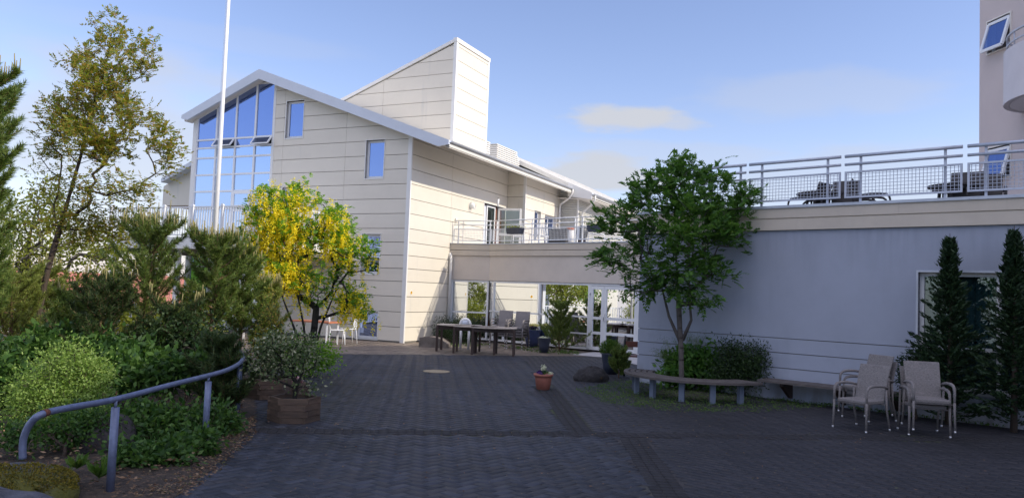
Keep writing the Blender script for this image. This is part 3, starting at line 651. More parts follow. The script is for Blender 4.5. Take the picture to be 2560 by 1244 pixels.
sf.build('soffit',M['soffit'],roof); sf=MB(); sf.prism(HF,[(n1,5.80),(2.33,5.74),(2.33,5.77),(n1,5.83)],10.41,26,'b')
sf.build('soffit',M['soffit'],roof); sf=MB(); sf.prism(HF,[(-9.62,zr(-9.62)-.21),(-9.62,zr(-9.62)-.17),(-6.12,PZ-.21),(-6.12,PZ-.26)],-.26,.1,'b')
sf.build('soffit',M['soffit'],roof)
gt=MB()
rf2=None
def gutter(n,z,ta,tb):
    pr=[(n+.055*math.cos(a),z+.055*math.sin(a)) for a in np.linspace(math.pi,2*math.pi,7)]+[(n+.045*math.cos(a),z+.045*math.sin(a)) for a in np.linspace(2*math.pi,math.pi,7)]
    gt.prism(HF,pr,ta,tb,'b')
gutter(EN+.05,zr(EN)+.015,-.3,10.35); gutter(2.44,5.96,10.33,26); gt.build('gutter',M['zinc'],roof)
# downpipes
def dpipe(pts,r=.045): mb=MB(); mb.tube([HF.pt(*p) for p in pts],r,8); return mb.build('downpipe',M['trim'],house)
dpipe([(EN+.05,10.25,zr(EN)-.0),(EN+.05,10.25,zr(EN)-.16),(EN-.1,10.28,5.78),(n1+.12,10.55,5.55),(n1+.07,10.6,5.4),(n1+.07,10.6,3.3)])
dpipe([(2.44,10.6,5.9),(2.44,10.6,5.72),(2.2,10.75,5.5),(n2+.12,11.1,5.25),(n2+.08,11.15,5.1),(n2+.08,11.15,3.3)])
pp=HF.ona(1122,650); dpipe([(.01,pp[0]+.02,2.95),(.07,pp[0],2.85),(.08,pp[0],2.7),(.08,pp[0],.1)],.05)
# windows in the gable and walls
def window(fr,axis,h,d,parent,fw=.055,glass='glass',extra=(),name='window',back=None,fd=.05,mul=()):
    u0,u1,z0,z1=h; mb=MB(); f=lambda a,b,c,e,d0,d1:(mb.box(fr,a,b,d0,d1,c,e) if axis=='b' else mb.box(fr,d0,d1,a,b,c,e))
    d0,d1=(d-fd/2,d+fd/2)
    f(u0,u1,z0,z0+fw,d0,d1); f(u0,u1,z1-fw,z1,d0,d1); f(u0,u0+fw,z0+fw,z1-fw,d0,d1); f(u1-fw,u1,z0+fw,z1-fw,d0,d1)
    for z in extra: f(u0+fw,u1-fw,z-fw*.4,z+fw*.4,d0,d1)
    for u in mul: f(u-fw*.4,u+fw*.4,z0+fw,z1-fw,d0+.002,d1-.002)
    w_=mb.build('frame' if name=='window' else name,M['frame'],parent)
    g=MB(); 
    if axis=='b': g.box(fr,u0+fw*.7,u1-fw*.7,d-.006,d+.006,z0+fw*.7,z1-fw*.7)
    else: g.box(fr,d-.006,d+.006,u0+fw*.7,u1-fw*.7,z0+fw*.7,z1-fw*.7)
    g.build('pane',M[glass],w_)
    return w_
for h in HS:
    wd=thing('window',None,None,HF.pt(h[0],0,h[2])); wd.parent=house; wd.location=Vector(wd.location)-K0
    window(HF,'b',(h[0]+.0,h[1],h[2],h[3]),.115,wd,fw=.075)
    s=MB(); 
    for a,b,c,e in ((h[0]-.02,h[1]+.02,h[2]-.03,h[2]),(h[0]-.02,h[1]+.02,h[3],h[3]+.02),(h[0]-.025,h[0],h[2],h[3]),(h[1],h[1]+.02,h[2],h[3])): s.box(HF,a,b,-.014,.09,c,e)
    s.build('reveal',M['trim'],wd)
# glazed gable
gz=MB(); NV=[-9.24,-8.3,-7.39,-6.49,-5.68]
ZH=[HF.onb(655,y)[1] for y in (341,362,388,432,475)]
ZH+= [ZH[-1]-.62,3.0,2.2,1.3,.1]
def ztop(n): return (zr(n)-.20)
for i,n in enumerate(NV):
    gz.box(HF,n-.036,n+.036,0,.07,.05,ztop(n)-.02)
for i in range(4):
    a,b=NV[i]+.028,NV[i+1]-.028
    for z in ZH: gz.box(HF,a,b,.004,.066,z-.03,z+.03)
    gz.prism(HF,[(a,ztop(a)-.05),(b,ztop(b)-.05),(b,ztop(b)+.02),(a,ztop(a)+.02)],.004,.066,'b')
gzo=gz.build('glazing_bars',M['frame'],house)
zz=sorted(ZH)
for i in range(4):
    a,b=NV[i]+.02,NV[i+1]-.02
    for j in range(len(zz)):
        z0=zz[j]+.02; top=j==len(zz)-1
        # opening lights in the row under the big panes
        if j==len(zz)-2 and i in (1,3): continue
        g=MB(); dz=.003*((i*7+j*3)%5-2)
        if not top: g.box(HF,a,b,.034+dz,.042+dz,z0,zz[j+1]-.02)
        else: g.prism(HF,[(a,z0),(b,z0),(b,ztop(b)-.03),(a,ztop(a)-.03)],.034+dz,.042+dz,'b')
        g.build('pane',M['glass' if j>=len(zz)-2 else 'glasslow'],gzo)
for i in (1,3):   # top hung lights tilted out
    a,b=NV[i]+.03,NV[i+1]-.03; z0,z1=zz[-2]+.02,zz[-1]-.025
    q=lambda u,z: HF.pt(u,-.02-(z1-z)*.75,z)
    mb=MB()
    for (p,r) in ((q(a,z0),q(b,z0)),(q(a,z1),q(b,z1)),(q(a,z0),q(a,z1)),(q(b,z0),q(b,z1))): mb.bar(p,r,.05,.04)
    o=mb.build('opening_light',M['frame'],house)
    g=MB(); g.add([q(a,z0),q(b,z0),q(b,z1),q(a,z1)],[(0,1,2,3)]); g.build('pane',M['glass'],o)
iw=zz
for (i,z0,z1) in ((2,zz[-6]+.03,zz[-5]-.03),(2,3.0,zz[-6]-.03)):
    window(HF,'b',(NV[i]+.05,NV[i+1]-.05,z0,z1),-.005,house,fw=.08,name='casement',glass='glasslow')
rm=MB(); rm.box(HF,-9.3,-5.7,.1,1.38,ZH[3]-.2,ZH[3]-.02); rm.box(HF,-9.3,-5.7,.1,1.38,2.75,2.95); rm.box(HF,-9.3,-5.7,1.30,1.39,.1,7.6); rm.build('room_inside',M['interior'],house)
cu=MB()
def curtain(n0,n1_,z0,z1,t=.22):
    k=40; vs=[]
    for i in range(k+1):
        u=n0+(n1_-n0)*i/k; d=t+.03*math.sin(i*1.9)+.012*math.sin(i*.7)
        vs+= [HF.pt(u,d,z0),HF.pt(u,d,z1)]
    cu.add(vs,[(2*i,2*i+2,2*i+3,2*i+1) for i in range(k)],True)
curtain(-9.1,-8.75,ZH[0],7.6); curtain(-8.15,-7.5,ZH[0],7.4); curtain(-6.35,-5.8,ZH[0],7.4); curtain(-7.35,-7.1,ZH[0],7.4); curtain(-9.15,-8.4,3,ZH[4]); curtain(-6.4,-5.8,3,ZH[3]-.2)
cu.build('curtain',M['curtain'],house)
# sill strip and dark plinth
pl=MB(); pl.box(HF,-9.3,-.02,.03,.2,-.02,.04); pl.box(HF,-.2,-.03,.2,4,-.02,.04); pl.build('plinth',M['core'],house)
# side door on the terrace (open leaf)
dr=MB(); a,b,z0,z1=D1
dw=window(HF,'a',(a+.42,a+1.15,z0,z1-.03),-.12,house,fw=.07,name='door',glass='glassdim')
ss=MB(); ss.box(HF,-.19,-.16,a,b,z0,z1); ss.build('door_room',M['door'],house)
s=MB(); s.box(HF,-.18,.01,a-.03,a,z0,z1+.03); s.box(HF,-.18,.01,a,b,z1,z1+.03); s.build('door_reveal',M['trim'],house)
curt=MB(); curt.box(HF,-.15,-.13,a+.02,a+.4,z0,z1-.05); curt.build('door_side_panel',M['curtain'],house)
lf=MB(); p0=HF.pt(.02,a+1.2,0); p1=HF.pt(.86,a+1.42,0)
def lp(f,z): v=p0+(p1-p0)*f; return Vector((v.x,v.y,z))
for f0,z0_,f1,z1_ in ((0,3.3,0,4.9),(1,3.3,1,4.9),(0,3.35,1,3.35),(0,4.87,1,4.87),(0,3.9,1,3.9)): lf.bar(lp(f0,z0_),lp(f1,z1_),.05,.09)
leaf=lf.build('door_leaf',M['trim'],house); g=MB(); g.add([lp(.03,3.35),lp(.97,3.35),lp(.97,4.87),lp(.03,4.87)],[(0,1,2,3)]); g.build('pane',M['glassdim'],leaf)
window(HF,'a',(W1[0]+.02,W1[1],W1[2],W1[3]),n1-.15,house); window(HF,'a',(W2[0]+.02,W2[1],W2[2],W2[3]),n1-.15,house,mul=((W2[0]+W2[1])/2,))
# slanted roof tower
tw=thing('roof_tower',None,None,HF.pt(-2,4,7)); tw.parent=house; tw.location=Vector(tw.location)-K0
TN,TA,TB=-.2,2.9,5.46; TZ=10.50
sl_=(TZ-8.62)/(TN+5.25)
def ztw(n): return TZ+sl_*(n-TN)
c=MB(); c.prism(HF,[(-6.0,7),(TN-.05,7),(TN-.05,TZ-.06),(-6.0,ztw(-6)-.06)],TA+.05,TB-.05,'b'); c.build('tower_core',M['core'],tw)
c=MB(); clad(c,HF,'b',-6.0,TN-.11,TA-.0,TA+.06,(-3.2,),[],[(-sl_,1,TZ-sl_*TN-.13)],z0=6.4); 
clad(c,HF,'a',TA+.11,TB-.1,TN-.06,TN,(),[],z0=6.5,z1=TZ-.12); c.build('tower_cladding',M['panel'],tw)
c=MB(); c.box(HF,TN-.11,TN+.012,TA-.012,TA+.11,6.5,TZ-.05); c.box(HF,TN-.1,TN+.012,TB-.1,TB+.012,6.5,TZ-.05)
c.box(HF,TN-.12,TN+.03,TA-.03,TB+.03,TZ-.1,TZ+.05); c.prism(HF,[(TN+.02,TZ+.05),(TN+.02,TZ-.06),(-6,ztw(-6)-.10),(-6,ztw(-6)+.03)],TA-.035,TB+.03,'b')
c.build('tower_trim',M['trim'],tw)
# louvred roof vents
def louvre(name,n0,n1_,ta,tb,z0,z1,cham):
    c=MB(); z=z0
    while z<z1:
        k=cham if z>z1-.3 else 0
        c.prism(HF,[(n1_,z),(n1_+.05,z+.01),(n1_+.05,z+.03),(n1_,z+.07),(n0,z+.07),(n0,z)],ta,tb-k*(z-(z1-.3)),'b')
        c.prism(HF,[(tb-k*(z-(z1-.3)),z),(tb+.05-k*(z-(z1-.3)),z+.01),(tb+.05-k*(z-(z1-.3)),z+.03),(tb-k*(z-(z1-.3)),z+.07)],n0,n1_,'a')
        z+=.085
    c.prism(HF,[(n0,z),(n1_+.04,z),(n1_+.04,z+.03),(n0,z+.03)],ta-.03,tb-cham*.3+.03,'b')
    return c.build(name,M['trim'],roof)
louvre('roof_vent',-1.9,-1.0,7.95,10.2,6.9,7.68,.9); louvre('roof_vent',-.9,-.3,TB+.05,TB+.45,6.7,7.3,0)
# annex to the left behind
ax=MB(); ax.prism(HF,[(-12,4.54),(-10.2,4.54),(-10.2,6.1),(-11.2,5.68),(-12,5.3)],1.05,6,'b'); ax.prism(HF,[(-11,0),(-10.3,0),(-10.3,4.54),(-11,4.54)],1.6,5,'b')
ax.build('annex',M['panel'],house)
ar=MB(); ar.prism(HF,[(-9.9,6.30),(-11.75,5.55),(-11.75,5.40),(-9.9,6.12)],.7,6,'b'); ar.build('annex_roof',M['fascia'],house)
# stickers, lamp, camera on the side wall
q=HF.ona(1028,731); s=MB(); s.lathe([(.001,0),(.07,0),(.07,.006),(.001,.006)],n=20)
def disc(fr_pt,nrm,r,mat_,name,parent,th_=.008):
    mb=MB(); nrm=nrm.normalized(); x=nrm.orthogonal().normalized(); y=nrm.cross(x); vs=[fr_pt+nrm*h+(x*math.cos(6.2832*i/20)+y*math.sin(6.2832*i/20))*r for h in (0,th_) for i in range(20)]
    mb.add(vs,[tuple(range(20))[::-1],tuple(range(20,40))]+[(i,(i+1)%20,20+(i+1)%20,20+i) for i in range(20)])
    return mb.build(name,mat_,parent)
sg=thing('warning_sticker','round yellow warning sticker with white rim low on the cream side wall','sticker',HF.pt(.01,q[0],q[1]))
disc(HF.pt(.001,q[0],q[1]),HF.A,.075,M['trim'],'rim',sg,.006); disc(HF.pt(.008,q[0],q[1]),HF.A,.052,M['yellowsign'],'face',sg,.004)
mk=MB(); mk.prism(HF,[(q[0]-.012,q[1]+.03),(q[0]+.012,q[1]+.03),(q[0]+.005,q[1]-.01),(q[0]-.005,q[1]-.01)],.012,.014,'a'); mk.prism(HF,[(q[0]-.008,q[1]-.02),(q[0]+.008,q[1]-.02),(q[0]+.008,q[1]-.034),(q[0]-.008,q[1]-.034)],.012,.014,'a'); mk.build('pictogram',M['iron'],sg)
q=HF.ona(1176,513); lm=thing('wall_lamp','round white wall lamp beside the open terrace door','wall lamp',HF.pt(.01,q[0],q[1]))
mb=MB(); mb.blob(HF.pt(.06,q[0],q[1]),(.10,.10,.13),amp=0); mb.build('globe',M['lampw'],lm); disc(HF.pt(0,q[0],q[1]),HF.A,.12,M['trim'],'base',lm,.02)
mb=MB(); mb.tube([HF.pt(.165,q[0]+.11*math.cos(t),q[1]+.14*math.sin(t)) for t in np.linspace(math.pi*.95,math.pi*2.05,10)],.012,5); mb.build('hood',M['zinc'],lm)
q=HF.ona(1138,550); mb=MB(); mb.box(HF,0,.06,q[0]-.03,q[0]+.03,q[1]-.06,q[1]+.06); mb.box(HF,.06,.13,q[0]-.02,q[0]+.035,q[1]-.05,q[1]-.01); tag(mb.build('outdoor_sensor',M['lampw']),'small white sensor box on the side wall above the rail end','sensor')
# ================================================================== RECESSED GLASS FRONT AND TERRACE
fnt=thing('glazed_extension','low glazed extension with grey band and roof terrace between the house and the wing','building',KK)
A0=W0=HF.pt(0,HF.ona(1127,612)[0],0); SF=Fr(A0,math.degrees(math.atan2(KK.x-A0.x,KK.y-A0.y)),math.degrees(math.atan2(KK.x-A0.x,KK.y-A0.y))+90)
L1=(KK-A0).length; LE=7.2
bd=MB()
for fr,a0,a1,e in ((SF,0,L1,0),(FF,0,LE,.0)):
    bd.box(fr,a0,a1,-.35,.0,2.06,2.88)
bd.build('wall_band',M['greyband'],fnt)
bd=MB()
for fr,a0,a1 in ((SF,0.0,L1+.03),(FF,-.02,LE)):
    bd.box(fr,a0,a1,-.3,.05,2.885,3.06); bd.box(fr,a0,a1,-.3,.05,3.075,3.27)
bd.build('parapet',M['stuccoband'],fnt)
bd=MB()
for fr,a0,a1 in ((SF,0,L1+.03),(FF,-.02,LE)): bd.box(fr,a0,a1,-.33,.075,3.272,3.30)
bd.build('parapet_edge',M['zinc'],fnt)
flr=MB(); pts=[A0,KK,FF.pt(LE,0,0),WF3.pt(0,0,0),WF3.pt(14,0,0),WF3.pt(14,-9,0),HF.pt(n2,24,0),HF.pt(n2,t2,0),HF.pt(n1,t2,0),HF.pt(n1,t1,0),HF.pt(0,t1,0)]
pts=[A0+FF.B*-.2,KK+FF.B*-.2,FF.pt(LE,-.2,0),FF.pt(LE,-4,0),HF.pt(n2-.1,24,0),HF.pt(n2-.1,t2,0),HF.pt(n1-.1,t2,0),HF.pt(n1-.1,t1,0),HF.pt(-.1,t1,0)]
flr.prism(WF,[(p.x,p.y) for p in pts],2.95,3.2,'z'); flr.build('terrace_floor',M['concrete'],fnt)
# glass front
bars=MB(); GT=2.05
def fx(px,py=760): return FF.onb(px,py)[0]
def fz(px,py): return FF.onb(px,py)[1]
xs=[fx(1231),fx(1346),fx(1474),fx(1592),fx(1640)]
TRZ=fz(1440,790)
def bar(fr,a0,a1,z0,z1,d0=-.10,d1=-.03): bars.box(fr,a0,a1,d0,d1,z0,z1)
# segment by the house
sx=lambda px,py: SF.onb(px,py)
a_=.06; bar(SF,a_,L1-.02,1.99,GT); bar(SF,a_,L1-.02,.06,.12); bar(SF,a_,a_+.06,.12,1.99); bar(SF,L1-.08,L1-.02,.12,1.99); bar(SF,a_+.06,L1-.08,sx(1180,780)[1]-.025,sx(1180,780)[1]+.025); bar(SF,a_+.06,L1-.08,sx(1180,815)[1]-.02,sx(1180,815)[1]+.02)
bar(FF,.0,xs[4],1.99,GT); bar(FF,.0,xs[2],.06,.12)
for x in xs[:2]: bar(FF,x-.035,x+.035,.12,1.99)
bar(FF,xs[2]-.09,xs[2]-.0,.06,1.99); bar(FF,xs[3]-.0,xs[3]+.09,.06,1.99)
bar(FF,.035,xs[2]-.09,TRZ-.025,TRZ+.025)
z2=fz(1430,831); bar(FF,xs[1]+.45,xs[2]-.09,z2-.02,z2+.02,-.10,-.035); bar(FF,xs[1]+.42,xs[1]+.47,.12,TRZ-.026)
# sub-frame in second bay
bar(FF,xs[0]+.45,xs[0]+.50,.12,TRZ-.026); bar(FF,xs[0]+.035,xs[0]+.45,fz(1250,815)-.02,fz(1250,815)+.02); bar(FF,xs[0]+.035,xs[1]-.035,fz(1290,815)-.022,fz(1290,815)+.018,-.098,-.032)
fro=bars.build('window_frames',M['frame'],fnt)
for fr,a0,a1,zr_ in ((SF,.1,L1-.06,((.1,sx(1180,815)[1]),(sx(1180,815)[1],sx(1180,780)[1]),(sx(1180,780)[1],2.0))),(FF,.03,xs[0],((.1,TRZ),(TRZ,2.0))),(FF,xs[0],xs[1],((.1,TRZ),(TRZ,2.0))),(FF,xs[1],xs[1]+.45,((.1,TRZ),)),(FF,xs[1]+.45,xs[2]-.05,((.1,z2),(z2,TRZ))),(FF,xs[1],xs[2]-.05,((TRZ,2.0),)),(FF,xs[3]+.05,xs[4],((.1,2.0),))):
    for z0,z1 in zr_:
        g=MB(); g.box(fr,a0,a1,-.070,-.060,z0,z1); g.build('pane',M['glass2'],fro)
# door: fixed narrow leaf + wide leaf
dmb=MB(); xa,xb=xs[2]+.005,xs[3]-.005; xm=fx(1508); 
zq=[fz(1545,798),fz(1545,836)]
def leafb(a0,a1):
    for x0,x1,z0,z1 in ((a0,a0+.09,.07,1.98),(a1-.09,a1,.07,1.98),(a0+.09,a1-.09,.07,.17),(a0+.09,a1-.09,1.88,1.98),(a0+.09,a1-.09,zq[0]-.04,zq[0]+.04),(a0+.09,a1-.09,zq[1]-.04,zq[1]+.04)): dmb.box(FF,x0,x1,-.09,-.03,z0,z1)
leafb(xa,xm-.003); leafb(xm+.003,xb)
door=dmb.build('door',M['frame'],fnt)
for a0,a1 in ((xa+.08,xm-.08),(xm+.08,xb-.08)):
    g=MB(); g.box(FF,a0,a1,-.065,-.055,.15,1.9); g.build('pane',M['glass2'],door)
h=MB(); h.tube([FF.pt(xm+.05,-.03,1.15),FF.pt(xm+.05,.03,1.13),FF.pt(xm+.05,.03,.95),FF.pt(xm+.05,-.03,.93)],.012,6); h.build('handle',M['alu'],door)
h=MB(); 
for z in (.25,.35,1.75): h.tube([FF.pt(xa-.01,-.02,z-.04),FF.pt(xa-.01,-.02,z+.04)],.018,6)
h.build('hinge',M['alu'],door)
inr=MB(); inr.box(FF,-1,LE,-3.6,-3.5,0,2.9); inr.box(FF,LE,LE+.1,-3.5,-.1,0,2.9); inr.build('room_inside',M['interior'],fnt)
stp=MB(); stp.prism(WF,[tuple(G(*q)[:2]) for q in ((1432,886),(1490,879),(1597,893),(1597,912),(1510,893))],-.006,.012,'z'); tag(stp.build('door_slab',M['concrete']),'pale concrete slab on the ground at the glass door','doorstep')
# ================================================================== LOW WING
wing=thing('plastered_wing','low wing with pale blue grey plaster and beige coping carrying the roof terrace','building',WC)
zg=[WF3.onb(1597,y)[1] for y in (885,852,820)]
WIN=WF3.onb(2296,683); WINX=WIN[0]; WZ1=WF3.onb(2296,680)[1]; WZ0=.45
wl=MB(); rows=[0.0]+zg+[2.97]
for i in range(4):
    z0=rows[i]+(.007 if i else -.05); z1=rows[i+1]-(.007 if i<3 else 0)
    for (z0_,z1_) in ((z0,min(z1,WZ0)),(max(z0,WZ0),z1)):
        if z1_-z0_<.01: continue
        if z0_>=WZ0-.001:
            wl.box(WF3,0,WINX,-.3,0,z0_,min(z1_,WZ1)) if z0_<WZ1 else None
            wl.box(WF3,WINX+2.2,15,-.3,0,z0_,min(z1_,WZ1))
            if z1_>WZ1: wl.box(WF3,0,15,-.3,0,WZ1,z1_)
        else: wl.box(WF3,0,15,-.3,0,z0_,z1_)
wl.box(WF3,0,.02,-5.9,-.3,-.05,2.97)
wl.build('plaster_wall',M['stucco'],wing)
wk=MB(); wk.box(WF3,.02,WINX-.02,-5.9,-.02,0,2.96); wk.box(WF3,WINX+2.22,15,-5.9,-.02,0,2.96); wk.box(WF3,WINX-.02,WINX+2.22,-5.9,-.8,0,2.96); wk.build('wall_core',M['core'],wing)
zgr=WF3.onb(2200,549+.0)[1]
gcop=3.18
cp=MB(); cp.box(WF3,-.05,15,-.4,.05,2.975,gcop-.008); cp.box(WF3,-.05,15,-.4,.06,gcop+.008,3.36); cp.box(WF3,-.05,.3,-5.9,-.4,2.975,3.36); cp.box(WF3,-.03,15,-.38,.035,gcop-.02,gcop+.02); cp.build('coping_band',M['stuccoband'],wing)
ed=MB(); ed.box(WF3,-.08,15,-.43,.085,3.362,3.41); ed.box(WF3,-.08,.33,-5.9,-.43,3.362,3.41)
for a in np.arange(.3,14,.62): ed.tube([WF3.pt(a,.085,3.385),WF3.pt(a,.092,3.385)],.012,6)
ed.build('coping_edge',M['zinc'],wing)
tf=MB(); tf.box(WF3,.31,15,-5.9,-.41,2.97,3.02); tf.build('terrace_floor',M['concrete'],wing)
# wing window
wf=MB(); a,b=WINX,WINX+2.2
for x0,x1,z0,z1 in ((a,a+.06,WZ0,WZ1),(b-.06,b,WZ0,WZ1),(a+.06,b-.06,WZ0,WZ0+.06),(a+.06,b-.06,WZ1-.06,WZ1),(a+1.05,a+1.11,WZ0+.06,WZ1-.06)): wf.box(WF3,x0,x1,-.17,-.10,z0,z1)
zt=WF3.onb(2330,866,-.15)[1]; wf.box(WF3,a+.06,b-.06,-.168,-.105,zt-.03,zt+.03)
wfo=wf.build('window_frame',M['frame'],wing)
for x0,x1 in ((a+.05,a+1.06),(a+1.10,b-.05)):
    for z0,z1 in ((WZ0+.05,zt-.02),(zt+.02,WZ1-.05)):
        g=MB(); g.box(WF3,x0,x1,-.14,-.13,z0,z1); g.build('pane',M['glassdim'],wfo)
bl=MB(); k=0
for x in np.arange(a+.1,b-.1,.09):
    bl.box(WF3,x,x+.085,-.30-.012*(k%2),-.295-.012*(k%2),WZ0+.05,WZ1-.05); k+=1
bl.build('blind',mat('blind_teal',(.17,.25,.28),.8,var=.06,vs=6),wing)
ws=MB(); ws.box(WF3,a-.03,a,-.2,.012,WZ0,WZ1+.03); ws.box(WF3,a,b+.03,-.2,.012,WZ1,WZ1+.03); ws.box(WF3,a-.03,b+.03,-.17,.05,WZ0-.03,WZ0); ws.build('window_reveal',M['zinc'],wing)
# ================================================================== TALL BUILDING
tall=thing('tall_block','tall rose grey apartment block rising behind the roof terrace at the right edge','building',TC)
def tzr(a): return 9.5+min(max(a,0)/4.5,1)*2.6  # roof line out of view; its end slope is shaped for the yard's shadow edge
TW=[(TF.onb(2470,90)[0],TF.onb(2527,90)[0],TF.onb(2498,125)[1],TF.onb(2498,45)[1]),(TF.onb(2470,405)[0],TF.onb(2527,405)[0],TF.onb(2498,445)[1],TF.onb(2498,366)[1])]
tb=MB()
x0,x1=TW[0][0],TW[0][1]
prof=lambda a0,a1,z0,zt_=None: tb.prism(TF,[(a0,z0),(a1,z0),(a1,zt_ if zt_ else tzr(a1)),(a0,zt_ if zt_ else tzr(a0))],-.25,0,'b')
prof(0,x0,0); prof(x1,4.5,0); tb.prism(TF,[(4.5,0),(22,0),(22,12.1),(4.5,12.1)],-.25,0,'b')
zs=[0,TW[1][2],TW[1][3],TW[0][2],TW[0][3]]
prof(x0,x1,zs[0],zs[1]); prof(x0,x1,zs[2],zs[3]); prof(x0,x1,zs[4])
tb.build('plaster_wall',M['stuccotall'],tall)
tb=MB(); tb.prism(TF,[(0,0),(4.5,0),(4.5,12.0),(0,9.4)],-8,-.5,'b'); tb.prism(TF,[(4.5,0),(22,0),(22,12.0),(4.5,12.0)],-8,-.251,'b'); tb.box(TF,0,.25,-.5,-.25,0,9.5); tb.build('building_body',M['stuccotall'],tall)
for i,(a,b,z0,z1) in enumerate(TW):
    wd=thing('window',None,None,TF.pt(a,0,z0)); wd.parent=tall; wd.location=Vector(wd.location)-TC
    s=MB()
    for q in ((a,b,z0-.03,z0,),(a,b,z1,z1+.03),(a-.03,a,z0-.03,z1+.03),(b,b+.03,z0-.03,z1+.03)): s.box(TF,q[0],q[1],-.2,.03,q[2],q[3])
    s.build('surround',M['soffit'],wd)
    fr_=MB(); w=.055
    for q in ((a,b,z0,z0+.05),(a,b,z1-.05,z1),(a,a+.04,z0+.05,z1-.05),(b-.04,b,z0+.05,z1-.05)): fr_.box(TF,q[0],q[1],-.16,-.1,q[2],q[3])
    fr_.build('frame',M['frame'],wd)
    q=lambda u,z: TF.pt(u,.0+(z1-.04-z)*.30,z-.02+(z1-z)*.02)
    sh=MB()
    for (p,r) in ((q(a+.03,z0+.03),q(b-.03,z0+.03)),(q(a+.03,z1-.05),q(b-.03,z1-.05)),(q(a+.03,z0+.03),q(a+.03,z1-.05)),(q(b-.03,z0+.03),q(b-.03,z1-.05))): sh.bar(p,r,.065,.05,up=TF.B)
    so_=sh.build('sash',M['frame'],wd); g=MB(); g.add([q(a+.05,z0+.05),q(b-.05,z0+.05),q(b-.05,z1-.07),q(a+.05,z1-.07)],[(0,1,2,3)]); g.build('pane',M['glass'],so_)
# rounded balcony
BA=TF.onb(2560,200)[0]+1.33
def arc(r,z,n=24): return [TF.pt(BA-r*math.cos(t)*1.25,r*math.sin(t)*1.0,z) for t in np.linspace(0,math.pi,n)]
zb0,zb1=TF.onb(2545,262,.6)[1],TF.onb(2540,135,.6)[1]
bc=MB()
for r0,r1,z0,z1 in ((1.02,1.12,zb0+.0,zb1),):
    o_,i_=arc(r1,z0),arc(r0,z0); O,I=arc(r1,z1),arc(r0,z1); n=len(o_)
    vs=o_+O+i_+I; bc.add(vs,[(k,k+1,n+k+1,n+k) for k in range(n-1)]+[(2*n+k,2*n+k+1,3*n+k+1,3*n+k) for k in range(n-1)]+[(n+k,n+k+1,3*n+k+1,3*n+k) for k in range(n-1)]+[(k,k+1,2*n+k+1,2*n+k) for k in range(n-1)],True)
o_=arc(1.03,zb0+.08); O=arc(1.03,zb0-.0); bc.add(o_+O,[tuple(range(24)),tuple(range(47,23,-1))])
bal=bc.build('balcony',mat('balcony_plaster',(.56,.53,.53),.8,var=.05),tall)
br=MB(); br.tube(arc(1.06,zb1+.32),.025,8); br.tube(arc(1.06,zb1+.13),.02,8)
for i in (1,5,9,14,18,22): br.tube([arc(1.06,zb1)[i],arc(1.06,zb1+.32)[i]],.015,6)
br.build('balcony_rail',M['rail'],bal)
# ================================================================== RAILINGS
def railpanel(fr,a0,a1,b,zb,name,label,group,m,top=.80,second=.66,ft=.54,fb=.09,cell=.055,posts=(.14,.86),rtop=.028,base=None,wire=.0035):
    L_=a1-a0; th=thing(name,label,'railing',fr.pt(a0,b,zb),group); mb=MB()
    mb.tube([fr.pt(a0,b,zb+top),fr.pt(a1,b,zb+top)],rtop,10); mb.build('top_rail',m,th)
    mb=MB(); mb.tube([fr.pt(a0,b,zb+second),fr.pt(a1,b,zb+second)],rtop*.85,10); mb.build('middle_rail',m,th)
    mb=MB(); f=.03
    for x0,x1,z0,z1 in ((a0,a1,zb+ft-f,zb+ft),(a0,a1,zb+fb,zb+fb+f),(a0,a0+f,zb+fb+f,zb+ft-f),(a1-f,a1,zb+fb+f,zb+ft-f)): mb.box(fr,x0,x1,b-.015,b+.015,z0,z1)
    fo=mb.build('mesh_frame',m,th)
    mb=MB(); k=max(2,int(L_/cell)); 
    for i in range(1,k): x=a0+L_*i/k; mb.bar(fr.pt(x,b,zb+fb+.02),fr.pt(x,b,zb+ft-.02),wire*2)
    kz=max(2,int((ft-fb)/cell))
    for i in range(1,kz): z=zb+fb+(ft-fb)*i/kz; mb.bar(fr.pt(a0+.02,b+.004,z),fr.pt(a1-.02,b+.004,z),wire*2)
    mb.build('wire_mesh',m,fo)
    for p in posts:
        mb=MB(); x=a0+L_*p; mb.box(fr,x-.018,x+.018,b-.05,b-.02,zb,zb+top-.02); mb.build('post',m,th)
    return th
px=[(1600,1752,'first railing panel of the wing terrace, behind the rowan crown'),(1757,1863,'short railing panel at the right rim of the rowan crown'),(1870,2100,'railing panel over the wing just right of the rowan crown'),(2109,2405,'long railing panel above the middle of the wing wall'),(2416,2760,'railing panel in front of the tall block window')]
RZ=3.41
for i,(a,b,lb) in enumerate(px):
    a0=WF3.onb(a,400)[0]; a1=WF3.onb(min(b,2559),390)[0]+(1.0 if b>2560 else 0)
    railpanel(WF3,a0+.004,a1-.004,-.06,RZ,'terrace_railing',lb,'wire mesh railing panels on the right terrace',M['rail'])
a0=SF.onb(1133,600)[0]
railpanel(SF,.06,L1-.0,-.06,3.3,'terrace_railing','white mesh railing panel that meets the house wall','white railing panels over the glass front',M['railw'],top=.78,second=.63,ft=.50,fb=.08,rtop=.02,posts=(.12,.95))
xs_=[0.02,fx(1335,580),fx(1442,580),fx(1560,580),fx(1640,580)]
lbs=['white mesh railing panel in front of the open terrace door','white mesh railing panel in front of the dark storage box','white mesh railing panel ending at the left rim of the rowan crown','white mesh railing panel hidden behind the rowan leaves']
for i in range(4):
    railpanel(FF,xs_[i]+.01,xs_[i+1]-.01,-.06,3.3,'terrace_railing',lbs[i],'white railing panels over the glass front',M['railw'],top=.78,second=.63,ft=.50,fb=.08,rtop=.02,posts=(.08,.92))
